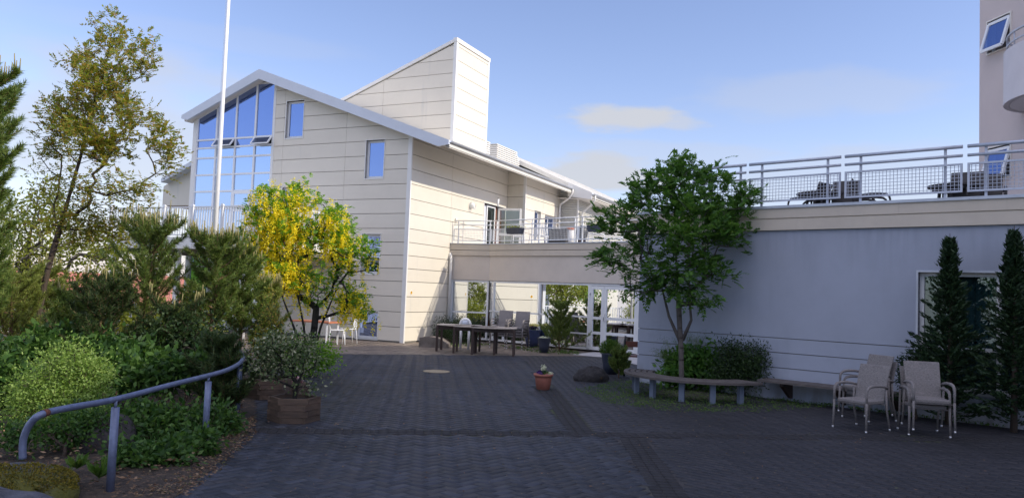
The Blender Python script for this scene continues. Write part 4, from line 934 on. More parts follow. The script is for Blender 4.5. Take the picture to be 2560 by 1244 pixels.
# ================================================================== DECK in front of the gable
DKT=-3.0; na,nb=-9.6,HF.onb(700,512,DKT)[0]; 
deck=thing('raised_deck','raised white deck with picket railing in front of the glazed gable','deck',HF.pt(-6,DKT,0))
mb=MB(); mb.box(HF,na,nb,DKT,-.03,2.72,2.95); mb.box(HF,na,nb,DKT-.05,DKT,2.66,3.02); mb.build('deck_slab',M['trim'],deck)
mb=MB()
for n in np.arange(na+.3,nb,.6): mb.box(HF,n,n+.08,DKT+.02,-.05,2.56,2.718)
mb.build('joists',M['core'],deck)
for n in (na+.1,-6.6,-3.9 if nb>-3.8 else nb-.12,):
    mb=MB(); mb.box(HF,n-.07,n+.07,DKT+.05,DKT+.19,0,2.66); mb.build('post',M['railw'],deck)
    mb=MB(); mb.box(HF,n-.11,n+.11,DKT+.01,DKT+.23,0.0,.2); mb.build('post_base',M['concrete'],deck)
mb=MB(); mb.box(HF,na,nb,DKT-.03,DKT+.03,3.93,3.97); mb.box(HF,na,nb,DKT-.02,DKT+.02,3.07,3.11); mb.box(HF,nb-.04,nb,DKT,-.1,3.93,3.97); mb.box(HF,nb-.03,nb,DKT,-.1,3.07,3.11); mb.build('rail',M['railw'],deck)
mb=MB()
for n in np.arange(na,nb,.105): mb.box(HF,n-.011,n+.011,DKT-.011,DKT+.011,3.11,3.93)
for t in np.arange(DKT+.1,-.1,.105): mb.box(HF,nb-.03,nb-.008,t-.011,t+.011,3.11,3.93)
mb.build('pickets',M['railw'],deck)
n=na+.05
while n<nb:
    mb=MB(); mb.box(HF,n-.035,n+.035,DKT-.09,DKT-.035,2.7,4.0); mb.tube([HF.pt(n,DKT-.03,3.98),HF.pt(n,DKT-.10,3.99)],.05,8); mb.build('rail_post',M['railw'],deck); n+=1.22
# flagpole
fp=thing('flagpole','tall white flagpole in front of the glazed gable','flagpole',(P(540,540,19.5).x,19.5,0))
b=Vector(fp.location); b.z=0
tp=P(540,540,19.5); d=(P(568,2,19.5)); mb=MB(); top=Vector((b.x,b.y,10.6)); mb.tube([b,b+Vector((0,0,5)),top],[.062,.052,.036],14); mb.build('pole',M['pole'],fp)
mb=MB(); mb.lathe([(.09,0),(.09,.12),(.07,.25)],(b.x,b.y,0)); mb.build('base',M['zinc'],fp)
mb=MB(); mb.tube([b+Vector((-.075,0,1.1)),b+Vector((-.06,-.01,10.4))],.004,4); mb.build('halyard',M['pole'],fp)
# ================================================================== HOUSE WITH RED ROOF far left
RH=Fr((-30,60,0),70,160)
rh=thing('red_roofed_house','distant pink house with red tiled roof glimpsed between the pines','house',(-30,60,-4))
mb=MB(); mb.box(RH,-9,9,-4,4,-4.3,.05); 
mb.build('wall',M['brick'],rh)
mb=MB(); mb.prism(RH,[(-4.6,-.1),(0,1.75),(4.6,-.1),(4.6,.06),(0,1.93),(-4.6,.06)],-9.5,9.5,'a'); 
for x in np.arange(-9.4,9.5,.3): mb.prism(RH,[(0,1.935),(4.6,.062),(4.6,.12),(0,1.99)],x,x+.12,'a')
mb.build('roof',M['redroof'],rh)
for x in (-7,-4.5,-2,.5,3,5.5):
    mb=MB(); mb.box(RH,x,x+1.1,4.0,4.05,-1.3,-.25); wq=mb.build('window',M['frame'],rh); mb=MB(); mb.box(RH,x+.08,x+.5,4.05,4.06,-1.2,-.35); mb.box(RH,x+.6,x+1.02,4.05,4.06,-1.2,-.35); mb.build('pane',M['glass'],wq)
# distant low buildings on the horizon
rg=random.Random(5)
for i in range(14):
    x=-260+i*16+rg.uniform(-6,6); y=230+rg.uniform(-40,80); fr=Fr((x,y,0),90+rg.uniform(-30,30),0+rg.uniform(-30,30)); w_=rg.uniform(7,16); h=rg.uniform(5,9)
    th=thing('distant_house','small pale house far off on the hazy slope behind the trees','house',(x,y,-12),'houses far behind the trees on the left')
    mb=MB(); mb.box(fr,-w_/2,w_/2,-4,4,-14,-12+h); mb.build('wall',M['panel'] if i%3 else M['brick'],th)
    mb=MB(); mb.prism(fr,[(-4.5,-12+h),(0,-12+h+2),(4.5,-12+h)],-w_/2-.4,w_/2+.4,'a'); mb.build('roof',M['redroof'] if i%2 else M['fascia'],th)
# ================================================================== FURNITURE AND POTS
OR=Fr((0,0,0),90,0)
def make_chair(name,label,mt,foot='alu'):
    """stacking armchair, woven; front towards -y"""
    th=thing(name,label,'armchair')
    mb=MB(); mb.box(OR,-.235,.235,-.24,.20,.395,.445); mb.build('seat',mt,th,bevel=.012)
    mb=MB(); vs=[]
    W_=.235
    for z,y in ((.43,.19),(.60,.225),(.78,.275),(.94,.33)):
        for yy in (y,y+.028): 
            for x in (-W_-(z-.43)*.02,W_+(z-.43)*.02): vs.append((x,yy,z))
    fs=[]
    for i in range(3):
        b=4*i; fs+=[(b,b+1,b+5,b+4),(b+3,b+2,b+6,b+7),(b+1,b+3,b+7,b+5),(b+2,b,b+4,b+6)]
    fs+=[(0,2,3,1),(12,13,15,14)]; mb.add(vs,fs); mb.build('backrest',mt,th,bevel=.008)
    for s in (-1,1):
        x=s*.265
        mb=MB(); mb.tube([(x,-.27,.40),(x,-.27,.56),(x,-.255,.615),(x,-.21,.65),(x,-.1,.665),(x,.05,.66),(x*.99,.17,.645),(x*.96,.25,.625)],[.017,.018,.02,.022,.023,.022,.02,.017],8); mb.build('armrest',mt,th)
        for y0,y1 in ((-.27,-.285),(.20,.29)):
            mb=MB(); mb.tube([(x,y0,.42 if y0<0 else .60),(x*1.0,y0+.2*(y1-y0),.30),(x*1.02,y1,.03)],[.018,.017,.014],8); lg=mb.build('leg',mt,th)
            mb=MB(); mb.tube([(x*1.02,y1,.0),(x*1.02,y1,.032)],[.016,.018],8); mb.build('foot_cap',M[foot],lg)
    for yy in (-.22,.18): mb=MB(); mb.tube([(-.26,yy,.385),(.26,yy,.385)],.01,6); mb.build('seat_rail',mt,th)
    return th
ch0=make_chair('wicker_chair','taupe woven armchair facing the yard, front one of the pair beside the window conifers',M['wicker'])
used=[False]
def place(src,flag,x,y,z,rz,label,group,tilt=0):
    o=src if not flag[0] else copy_tree(src); flag[0]=True
    o.location=(x,y,z); o.rotation_euler=(tilt,0,rz); o['label']=label; o['group']=group; return o
def stack(x,y,rz,labels,group,src=ch0,flag=used,dz=.085,dy=.03):
    for k,lb in enumerate(labels):
        place(src,flag,x-math.sin(rz)*-dy*k*-1*-1,y+math.cos(rz)*-dy*k,dz*k,rz,lb,group)
# right pair and the group by the wall bench
ch0.scale=(.93,.93,.93)
c=(G(2257,1085)+G(2350,1098)+G(2290,1070)+G(2368,1085))/4+Vector((-.03,0,0))
GR='woven armchairs by the wing wall'
rz=R_(-12)
place(ch0,used,c.x,c.y+.02,0,rz,'lower woven armchair of the pair stacked beside the window conifers',GR)
place(ch0,used,c.x-math.sin(-rz)*.0+.0,c.y-.09,.085,rz,'taupe woven armchair facing the yard, upper one of the pair beside the window conifers',GR)
c=(G(2135,1068)+G(2240,1075))/2
rz2=R_(-58)
place(ch0,used,4.90,10.86,0,rz2,'woven armchair standing nearest the yard in the group at the end of the wall bench',GR)
c2=G(2120,1046); rz3=R_(-68)
place(ch0,used,c2.x+.32,c2.y+.02,0,rz3,'lower woven armchair of the two stacked tight against the end of the wall bench',GR)
place(ch0,used,c2.x+.25,c2.y-.01,.085,rz3,'upper woven armchair of the two stacked tight against the end of the wall bench',GR)
# stacks at the glass front
GF='woven armchairs stacked at the glass front'
for (px_,py_,nm,rzz) in ((1252,868,'left stack by the glass, behind the tables',R_(-25)),(1294,872,'right stack by the glass, next to the blue pot',R_(-25))):
    q=G(px_,py_)
    for k,w_ in enumerate(('lowest','second','third','topmost')):
        place(ch0,used,q.x+.03*k*0,q.y-.05*k,.085*k,rzz,f'{w_} woven armchair of the {nm}',GF)
q=G(1418,866); place(ch0,used,q.x,q.y+.1,0,R_(-20),'single woven armchair half hidden behind the dwarf pine at the glass',GF)
q=G(1580,884)
for k,w_ in enumerate(('lowest','middle','upper')): place(ch0,used,q.x+.15,q.y-.3-.045*k,.085*k,R_(25),f'{w_} woven armchair of the short stack between door and wing corner',GF)
# tables
def make_table(label):
    th=thing('half_round_table',label,'table'); mb=MB()
    out=[(-.62,-.38)]+[(-.62+.02*0+1.24*i/14,0) for i in ()]
    pts=[(-.60,.36),(-.62,-.02)]+[(.62*-math.cos(t),-.02-.40*math.sin(t)) for t in np.linspace(.12,math.pi-.12,14)]+[(.62,-.02),(.60,.36)]
    mb.prism(OR,pts,.715,.74,'z'); mb.build('table_top',M['tabletop'],th,bevel=.005)
    mb=MB()
    for a0,a1,b0,b1 in ((-.54,.54,.27,.30),(-.54,.54,-.24,-.21),(-.54,-.51,-.21,.27),(.51,.54,-.21,.27)): mb.box(OR,a0,a1,b0,b1,.61,.714)
    mb.build('apron',M['darkwood'],th)
    for x in (-.55,.55):
        for y in (-.25,.31):
            mb=MB(); mb.bar((x,y,.714),(x,y,0),.06); mb.build('leg',M['darkwood'],th,bevel=.006)
    return th
t0=make_table('x'); tu=[False]; GTB='dark wooden tables set end to end before the glass front'
for i,(px_,py_,lb) in enumerate(((1137,880,'dark wooden table with pale worn top, nearest the house corner'),(1180,885,'dark wooden table with pale worn top, middle one of the row'),(1226,889,'dark wooden table with pale worn top, nearest the stacked chairs'))):
    q=G(px_,py_); place(t0,tu,q.x+.06,q.y+.35,0,R_(-8+i*3),lb,GTB)
# white bollard lamp
q=G(1158,876); bl_=thing('bollard_lamp','white hooded garden bollard lamp behind the wooden tables','lamp post',(q.x,q.y+.5,0)); q=Vector(bl_.location)
for s in (-.115,.115):
    mb=MB(); mb.tube([q+Vector((s,0,0)),q+Vector((s,0,.70))],.035,8); mb.build('post',M['railw'],bl_)
mb=MB(); mb.tube([q+Vector((.14*math.cos(t),0,.70+.17*math.sin(t))) for t in np.linspace(0,math.pi,12)],.045,8); mb.build('hood',M['lampw'],bl_)
mb=MB(); mb.lathe([(.10,.62),(.10,.80),(.06,.84)],q,16); mb.build('lamp_glass',M['zinc'],bl_)
# boulders
def rock(name,label,c,r,m,seed,amp=.16,flat=None,extra=None):
    mb=MB(); mb.blob((c[0],c[1],r[2]*.35),r,seed,amp,30,18); o=mb.build(name,m); d=o.modifiers.new('d','DISPLACE'); tx=bpy.data.textures.new('t','CLOUDS'); tx.noise_scale=.22; tx.noise_depth=3; d.texture=tx; d.strength=.07; d.mid_level=.5
    return tag(o,label,'rock')
q=G(1082,868); fr=Fr((q.x,q.y+.15,0),100,10); mb=MB(); mb.prism(fr,[(-.36,-.02),(-.35,.25),(-.1,.29),(.2,.25),(.42,.12),(.42,-.02)],-.2,.25,'b'); tag(mb.build('stone_block',M['stone'],bevel=.03),'flat topped brown stone block by the house corner, left of the tables','rock')
q=G(1480,953); rock('lava_boulder','dark pitted lava boulder with orange lichen left of the curved bench',(q.x,q.y+.12),(.34,.24,.20),M['lava'],4,.12)
mossb=rock('mossy_boulder','large mossy grey boulder under the handrail end in the bottom left corner',(P(60,1244,5.9).x-.12,5.85),(.50,.55,.19),M['moss'],7,.05)
rock('grey_boulder','blue grey pitted boulder in the very corner in front of the mossy one',(P(20,1244,5.3).x-.05,5.25),(.42,.30,.20),M['lava2'],12,.08)
rng=np.random.default_rng(77); bc0=P(60,1244,5.9); U=unit(rng.normal(size=(9000,3))); U[:,2]=np.abs(U[:,2]); C=np.array([bc0.x-.12,5.85,.09])+U*np.array([.49,.54,.185]); k=(np.sin(C[:,0]*9+1)+np.sin(C[:,1]*11)+np.sin(C[:,0]*23+C[:,1]*17)*.7+rng.normal(size=len(C))*.35)>-.25
M['lf_moss']=leafmat('moss_tuft',[(.05,.055,.008),(.12,.11,.012),(.20,.16,.02),(.10,.07,.015)],.1,.9)
leaves('moss',C[k],U[k]+rng.normal(size=(k.sum(),3))*.6,.022,.012,M['lf_moss'],mossb,rng)
q=G(222,1150); rock('dark_boulder','dark rounded boulder in the shade beneath the lime green bush',(q.x-.05,q.y+.45),(.26,.24,.26),M['lava'],9,.12)
# manhole
q=G(1091,928); mb=MB(); mb.lathe([(.28,-.004),(.28,.010),(.25,.014),(.24,.010),(.02,.012)],(q.x,q.y,0),28); tag(mb.build('manhole_cover',M['manhole']),'round sand coloured manhole cover in the dark paving','manhole cover')
# pots
def flowerpot(name,label,cat,c,prof,m,rimm=None,soil=True,n=28,group=None):
    th=thing(name,label,cat,(c[0],c[1],0),group); mb=MB(); mb.lathe(prof,(c[0],c[1],0),n); mb.build('pot',m,th)
    r,z=prof[-1]; mb=MB(); mb.lathe([(r*.88,z-.03),(r*.88,z-.012),(.01,z-.005)],(c[0],c[1],0),20); mb.build('soil',M['soil'],th); return th
def petals(parent,name,c,r,n,m,sz,seed,h=.5):
    rng=np.random.default_rng(seed); C=np.array(c)+unit(rng.normal(size=(n,3)))*rng.uniform(.2,1,(n,1))*np.array([r,r,r*h]); C[:,2]=np.maximum(C[:,2],c[2]-r*h*.6)
    return leaves(name,C,rng.normal(size=(n,3)),sz,sz*.8,m,parent,rng)
q=G(1358,975); q=(q.x,q.y+.12)
tp_=flowerpot('terracotta_pot','ribbed terracotta flower pot standing alone in the middle of the yard','flower pot',q,[(.10,0),(.115,.012),(.115,.03),(.125,.034),(.148,.20),(.155,.235),(.172,.238),(.176,.275),(.165,.278),(.15,.262)],M['terra'])
petals(tp_,'pansies',(q[0]-.05,q[1],.30),.075,120,M['fl_pansy'],.04,1); petals(tp_,'pale_blossom',(q[0]+.0,q[1],.38),.055,90,M['fl_white'],.03,2,1.3); petals(tp_,'leaves',(q[0],q[1],.30),.09,120,M['lf_shrub'],.04,3); petals(tp_,'silver_leaves',(q[0]+.11,q[1],.29),.06,60,M['fl_white'],.035,4,.4)
q=G(1360,882); q=(q.x,q.y+.18); p=flowerpot('tall_planter','dark navy tapered planter with silver succulents before the dwarf pine','planter',q,[(.13,0),(.15,.2),(.19,.40),(.20,.42),(.175,.42)],M['navy']); petals(p,'succulent',(q[0],q[1],.43),.15,160,M['fl_white'],.05,5,.25)
q=G(1330,868); q=(q.x,q.y+.2); p=flowerpot('glazed_pot','blue glazed pot with yellow and purple pansies beside the chair stacks','planter',q,[(.16,0),(.22,.2),(.25,.42),(.26,.52),(.27,.54),(.24,.54)],M['bluepot']); petals(p,'pansies',(q[0]-.02,q[1],.60),.2,300,M['fl_pansy'],.05,6,.4); petals(p,'yellow_pansies',(q[0]+.05,q[1],.68),.18,260,M['fl_pale'],.06,7,.35); petals(p,'leaves',(q[0],q[1],.58),.22,200,M['lf_shrub'],.05,8,.4)
q=P(1525,930,17.2); q=(q.x,q.y); p=flowerpot('tall_planter','large dark planter with fluffy green bush before the door','planter',q,[(.15,0),(.17,.2),(.20,.42),(.215,.45),(.19,.45)],M['navy'])
rng=np.random.default_rng(12); C=np.array([q[0],q[1],.55])+unit(rng.normal(size=(2600,3)))*rng.uniform(0,1,(2600,1))**.5*np.array([.27,.25,.20]); D=C-np.array([q[0],q[1],.35]); leaves('foliage',C,D+rng.normal(size=C.shape)*.1,.07,.012,M['lf_grass'],p,rng)
# park bench beside the corner
q=P(1595,905,16.6); pb=thing('park_bench','bench with black cast iron end and red brown slats half hidden by the wing corner','bench',(q.x,16.9,0)); o_=Vector(pb.location); BF=Fr(o_,90,0)
for s in (-.25,):
    mb=MB(); mb.tube([BF.pt(s,-.05,.0),BF.pt(s,-.07,.2),BF.pt(s,-.04,.40),BF.pt(s,.0,.55),BF.pt(s,-.02,.75),BF.pt(s+.02,.03,.84)],.025,8); mb.tube([BF.pt(s,-.04,.40),BF.pt(s+.02,.42,.38),BF.pt(s,.45,0)],.022,6); mb.build('cast_end',M['iron'],pb)
mb=MB(); mb.box(BF,-.23,.75,-.03,.01,.62,.74); mb.build('back_slat',M['redwood'],pb); mb=MB(); mb.box(BF,-.23,.75,-.0,.42,.40,.43); mb.build('seat',M['redwood'],pb)
# curved bench round the tree
bc_=Vector((3.42,14.05,0)); cbn=thing('curved_bench','curved weathered slatted bench on blue grey legs around the rowan tree','bench',bc_)
def arcp(r,t,z): return bc_+Vector((r*math.cos(t),r*math.sin(t),z))
for r in (.86,.965,1.07,1.175,1.28):
    t0_,t1_=R_(148),R_(308); k=40; mb=MB(); w_=.042
    for i in range(k):
        a,b=t0_+(t1_-t0_)*i/k,t0_+(t1_-t0_)*(i+1)/k
        if i==0: vs=[]
    ts=[t0_+(t1_-t0_)*i/k for i in range(k+1)]; vs=[]
    for t in ts: vs+=[arcp(r-w_,t,.325),arcp(r+w_,t,.325),arcp(r+w_,t,.365),arcp(r-w_,t,.365)]
    fs=[(4*i+j,4*i+(j+1)%4,4*i+4+(j+1)%4,4*i+4+j) for i in range(k) for j in range(4)]+[(0,1,2,3),(4*k+3,4*k+2,4*k+1,4*k)]
    mb.add(vs,fs); mb.build('slat',M['benchwood'],cbn)
for t in (162,188,215,243,268,293):
    t=R_(t); mb=MB(); u=Vector((math.cos(t),math.sin(t),0)); v=Vector((-u.y,u.x,0)); c=bc_+u*1.14
    p0=[c+u*a*.035+v*b*.045 for a,b in ((-1,-1),(1,-1),(1,1),(-1,1))]
    mb.add([Vector((p.x,p.y,0)) for p in p0]+[Vector((p.x,p.y,.325)) for p in p0],[(0,1,2,3),(7,6,5,4),(0,4,5,1),(1,5,6,2),(2,6,7,3),(3,7,4,0)]); mb.build('leg',M['benchleg'],cbn)
wb=thing('wall_bench','straight weathered plank bench on dark brackets along the wing wall','bench',WF3.pt(3.8,.3,0))
for i in range(4):
    mb=MB(); mb.box(WF3,2.75,5.1,.04+i*.115,.145+i*.115,.325,.362); mb.build('plank',M['benchwood'],wb)
for a in (3.15,4.05,4.9):
    mb=MB(); mb.prism(WF3,[(.0,.05),(.05,.05),(.42,.28),(.42,.324),(0,.324)],a-.03,a+.03,'a'); mb.build('bracket',M['darkwood'],wb)
# hexagonal wooden planters
def hexplanter(label,c,R__,h,rot,name='wooden_planter',group='hexagonal wooden planters on the paving'):
    th=thing(name,label,'planter',(c[0],c[1],0),group); k=4; H=h/k
    for j in range(6):
        a0=rot+j*math.pi/3; a1=a0+math.pi/3; mb=MB()
        for q in range(k):
            e=.022 if (q+j)%2 else -.018
            p0=Vector((c[0]+R__*math.cos(a0),c[1]+R__*math.sin(a0),0)); p1=Vector((c[0]+R__*math.cos(a1),c[1]+R__*math.sin(a1),0)); d=(p1-p0).normalized(); nrm=Vector((d.y,-d.x,0))
            p0=p0-d*e; p1=p1+d*e; z0=q*H+.002; z1=(q+1)*H-.002; th_=.045
            vs=[p0+Vector((0,0,z0)),p1+Vector((0,0,z0)),p1-nrm*th_+Vector((0,0,z0)),p0-nrm*th_+Vector((0,0,z0))]; vs+= [v+Vector((0,0,z1-z0)) for v in vs]
            mb.add(vs,[(0,1,2,3),(7,6,5,4),(0,4,5,1),(1,5,6,2),(2,6,7,3),(3,7,4,0)])
        mb.build('side',M['plankwood'],th)
    mb=MB(); mb.lathe([(R__*.9,h-.09),(R__*.9,h-.05),(.02,h-.03)],(c[0],c[1],0),6,False,rot=rot); mb.build('soil',M['soil'],th)
    return th
q=G(720,1058); PF=(q.x,q.y+.24); hexplanter('hexagonal timber planter in front, holding the small variegated bush',PF,.31,.30,R_(12))
q=G(655,998); PL_=(q.x,q.y+.26); hexplanter('hexagonal timber planter at the handrail, left behind the front one',PL_,.33,.29,R_(25))
q=G(712,988); PM=(q.x,q.y+.35); pm=hexplanter('low timber planter with red and white flowers behind the front planter',PM,.26,.16,R_(5)); petals(pm,'flowers',(PM[0],PM[1],.2),.22,160,M['fl_red'],.04,21,.3)
# handrail
HR=.74; rp=[(57,1146),(57,1110),(62,1085),(78,1055),(108,1033),(180,1017),(290,997),(420,963),(520,938),(565,925),(595,910),(607,897),(606,887),(596,877),(575,868),(550,861),(520,852)]
pts=[]
for i,(a,b) in enumerate(rp):
    if i<4: d=6.05; v=P(a,b,d); pts.append(v)
    else: pts.append(G(a,b,HR))
e=pts[4]; 
for i in range(4): v=P(rp[i][0],rp[i][1],e.y-.02); pts[i]=v
sm=[]
for i in range(len(pts)-1):
    p0,p1,p2,p3=pts[max(i-1,0)],pts[i],pts[i+1],pts[min(i+2,len(pts)-1)]
    for t in np.linspace(0,1,6)[:-1]: sm.append(.5*((2*p1)+(p2-p0)*t+(2*p0-5*p1+4*p2-p3)*t*t+(3*p1-p0-3*p2+p3)*t**3))
sm.append(pts[-1])
hr=thing('handrail','galvanised tubular handrail curving around the planting bed on the left','handrail',(pts[6].x,pts[6].y,0))
mb=MB(); mb.tube(sm,.0245,12); mb.build('rail',M['handrail'],hr)
for (a,b) in ((290,998),(522,938),(601,895),(572,867)):
    v=G(a,b,HR); mb=MB(); mb.tube([(v.x,v.y,0),(v.x,v.y,HR-.06)],.032,10); po=mb.build('post',M['handrail'],hr); mb=MB(); mb.tube([(v.x,v.y,HR-.07),(v.x,v.y,HR-.01)],.012,8); mb.build('pin',M['handrail'],po)
rs=sm[21:24]; mb=MB(); mb.tube([sm[20],sm[21]],.026,12); mb.build('rust_patch',mat('rust',(.13,.05,.03),.95,var=.4,vs=30,bump=.4,bs=80),hr)
# white garden chairs and table by the gable
def make_wchair():
    th=thing('garden_chair','x','chair')
    mb=MB(); mb.box(OR,-.2,.2,-.2,.2,.42,.445); mb.build('seat',M['railw'],th,bevel=.01)
    mb=MB(); mb.tube([(-.2,.2,.44),(-.21,.26,.85),(.21,.26,.85),(.2,.2,.44)],.012,6)
    for x in (-.12,-.04,.04,.12): mb.bar((x,.205,.45),(x,.258,.84),.03,.01)
    mb.build('backrest',M['railw'],th)
    for x in (-.19,.19):
        for y in (-.19,.19): mb=MB(); mb.tube([(x,y,.43),(x*1.15,y*1.2,0)],.012,6); mb.build('leg',M['railw'],th)
    return th
wc0=make_wchair(); wu=[False]; GW='white garden chairs by the gable'
for px_,py_,rz_,lb in ((842,862,100,'white garden chair at the orange table, left of the pair by the gable'),(868,858,-60,'white garden chair nearest the ground floor gable window')): q=G(px_,py_); place(wc0,wu,q.x,q.y,0,R_(rz_),lb,GW)
q=G(812,862); tt=thing('garden_table','long garden table with orange brown top at the foot of the gable','table',(q.x,q.y,0)); TFm=Fr((q.x-.2,q.y+.3,0),115,25)
mb=MB(); mb.box(TFm,-.9,.5,-.3,.3,.62,.66); mb.build('table_top',mat('top_orange',(.45,.16,.08),.5),tt)
for a in (-.8,.4):
    for b in (-.25,.25): mb=MB(); mb.bar(TFm.pt(a,b,.62),TFm.pt(a,b,0),.04); mb.build('leg',M['railw'],tt)
# ---- things on the terrace of the glazed extension
def onT(px,py,z=3.2,back=0): v=G(px,py,z); return v
def TX(px,back): # point behind the rail plane at pixel column
    a=FF.onb(px,560,-back)[0]; return FF.pt(a,-back,3.2)
q=TX(1224,.8); o=thing('orange_chair','orange cushioned chair on the terrace by the open door','chair',q); BF=Fr(q,120,210)
mb=MB(); mb.box(BF,-.25,.25,-.25,.25,.38,.46); mb.build('seat',M['orange'],o,bevel=.02); mb=MB(); mb.prism(BF,[(-.27,.46),(-.22,.95),(.22,.95),(.27,.46)],-.28,-.22,'b'); mb.build('backrest',M['orange'],o,bevel=.02)
for a in (-.22,.22):
    for b in (-.22,.22): mb=MB(); mb.bar(BF.pt(a,b,.38),BF.pt(a,b,0),.03); mb.build('leg',M['frame'],o)
q=TX(1243,.7); o=thing('parasol_pole','folded dark parasol pole with white tip by the open terrace door','parasol',q); mb=MB(); mb.tube([q,q+Vector((0,0,1.75))],.022,8); mb.build('pole',M['iron'],o); mb=MB(); mb.tube([q+Vector((0,0,1.45)),q+Vector((0,0,1.72))],[.03,.045],8); mb.build('wrapped_top',M['lampw'],o)
def railbox(px0,px1,label,seed):
    a0,a1=FF.onb(px0,575)[0],FF.onb(px1,575)[0]; c=FF.pt((a0+a1)/2,.05,3.62); o=thing('rail_planter',label,'planter box',c,'dark planter boxes hung on the white railing')
    mb=MB(); mb.prism(FF,[(a0,3.80),(a1,3.80),(a1-.05,3.60),(a0+.05,3.60)],-.04,.17,'b'); mb.build('box',M['navy'],o)
    rng=np.random.default_rng(seed); C=np.array(FF.pt((a0+a1)/2,.06,3.84))+rng.normal(size=(120,3))*np.array([(a1-a0)*.25,.08,.03]); tag(leaves('plants',C,rng.normal(size=C.shape),.06,.03,M['lf_olive'],o,rng),kind='stuff')
railbox(1273,1309,'dark planter box hanging on the railing before the open door leaf',1); railbox(1474,1515,'dark planter box hanging on the railing at the left rim of the rowan crown',2)
a0,a1=FF.onb(1376,590,-.5)[0],FF.onb(1420,590,-.5)[0]; o=thing('storage_box','dark wicker storage box behind the white railing','box',FF.pt((a0+a1)/2,-.6,3.2)); mb=MB(); mb.box(FF,a0,a1,-.95,-.4,3.25,3.74); mb.build('body',M['wickerdark'],o,bevel=.02); mb=MB(); mb.box(FF,a0-.02,a1+.02,-.97,-.38,3.745,3.78); mb.build('lid',M['navy'],o,bevel=.01)
q=TX(1428,.6); o=thing('terracotta_planter','small wooden planter with orange rim right of the dark storage box','planter',q); mb=MB(); mb.lathe([(.10,0),(.13,.55)],q,12); mb.build('pot',M['trim'],o); mb=MB(); mb.lathe([(.14,.55),(.14,.61),(.1,.61)],q,12); mb.build('rim',M['orange'],o)
q=TX(1456,.9); o=thing('kettle_grill','dark grill standing behind the white railing near the rowan','grill',q); mb=MB(); mb.lathe([(.05,.25),(.17,.35),(.2,.5),(.17,.64),(.04,.72)],q,16); mb.build('bowl',M['iron'],o); mb=MB(); mb.lathe([(.15,0),(.12,.3)],q,8); mb.build('stand',M['darkwood'],o)
GWC='white plastic chairs on the terrace'; 
for i,(px_,bk,rz_,lb) in enumerate(((1296,1.2,10,'white terrace chair under the hanging planter by the open door'),(1345,.9,-30,'white terrace chair in front of the narrow terrace window'),(1368,1.5,40,'white terrace chair left of the dark storage box'),(1492,1.0,15,'white terrace chair under the hanging planter beside the rowan'))):
    q=TX(px_,bk); place(wc0,wu,q.x,q.y,3.2,R_(rz_),lb,GWC)
# ---- dark furniture on the wing terrace
def WTX(px,back): back+=.35; a=WF3.onb(px,480,-back)[0]; return WF3.pt(a,-back,3.02)
dc0=make_chair('terrace_chair','x',M['wickerdark'],'wickerdark'); du=[False]; GD='dark terrace chairs behind the wing railing'
for px_,bk,rz_,lb in ((2022,.95,-140,'dark terrace chair left of the first round table on the wing'),(2104,.45,-38,'tall dark terrace chair straight behind the gap between railing panels'),(2150,1.2,60,'dark terrace chair turned sideways, right of the first table'),(2180,.9,70,'rightmost dark chair of the group round the first terrace table'),(2412,.35,-38,'tall dark terrace chair behind the second railing gap'),(2465,.7,-30,'dark terrace chair in front of the tall block')):
    q=WTX(px_,bk); place(dc0,du,q.x,q.y,3.02,R_(rz_),lb,GD)
for px_,bk,lb in ((2052,.75,'dark round slatted table on the wing terrace near the rowan'),(2390,.75,'dark round slatted table on the wing terrace near the tall block')):
    q=WTX(px_,bk); o=thing('terrace_table',lb,'table',q,'dark round tables on the wing terrace')
    mb=MB()
    for i in range(-5,6):
        hw=math.sqrt(max(.0,.42**2-(i*.075)**2)); mb.box(Fr(q,90,0),-hw,hw,i*.075-.03,i*.075+.03,3.02+.70,3.02+.73)
    mb.build('table_top',M['wickerdark'],o); mb=MB(); mb.lathe([(.36,.64),(.36,.70)],q,20); mb.build('apron',M['wickerdark'],o)
    for i in range(4): a=.785+i*1.571; mb=MB(); mb.bar(q+Vector((.25*math.cos(a),.25*math.sin(a),.66)),q+Vector((.3*math.cos(a),.3*math.sin(a),0)),.04); mb.build('leg',M['wickerdark'],o)
# ================================================================== TREES
# tall bronze-green tree, leaning trunk
D_=14.0
tr_=[(88,850,D_),(96,790,D_),(112,705,D_),(128,640,D_),(150,570,D_),(170,500,D_),(196,410,D_+.1),(228,300,D_+.2),(262,180,D_+.2),(280,80,D_+.2)]
bl=[blob(272,95,40,70,D_+.2,None,1.0),blob(330,150,60,75,D_,None,.6),blob(378,130,22,50,D_-.2,None,.7),blob(215,190,55,90,D_,None,1.2),blob(270,240,70,80,D_,None,1.2),blob(180,300,75,70,D_+.2,None,1.6),blob(130,370,50,60,D_+.3,None,1.2),blob(240,360,90,70,D_-.2,None,1.5),blob(330,300,55,70,D_-.1,None,.8),blob(390,330,55,50,D_,None,1.3),blob(410,390,45,50,D_,None,1.2),blob(120,470,45,45,D_+.4,None,.7),blob(220,470,80,50,D_,None,.8),blob(330,470,90,40,D_-.2,None,1.0),blob(420,440,35,35,D_,None,.8),blob(200,560,110,50,D_+.2,None,1.2),blob(320,560,80,50,D_+.3,None,1.1)]
tree('bronze_leaf_tree','tall open tree with bronze green leaves and a leaning trunk on the left','tree',tr_,bl,700,26,.10,.055,.03,M['lf_birch'],M['bark'],11,r0=.052,step=.2,rmin=.0025,arch=.06,first=.35,spray=(6,.2,4,.042))
D_=17
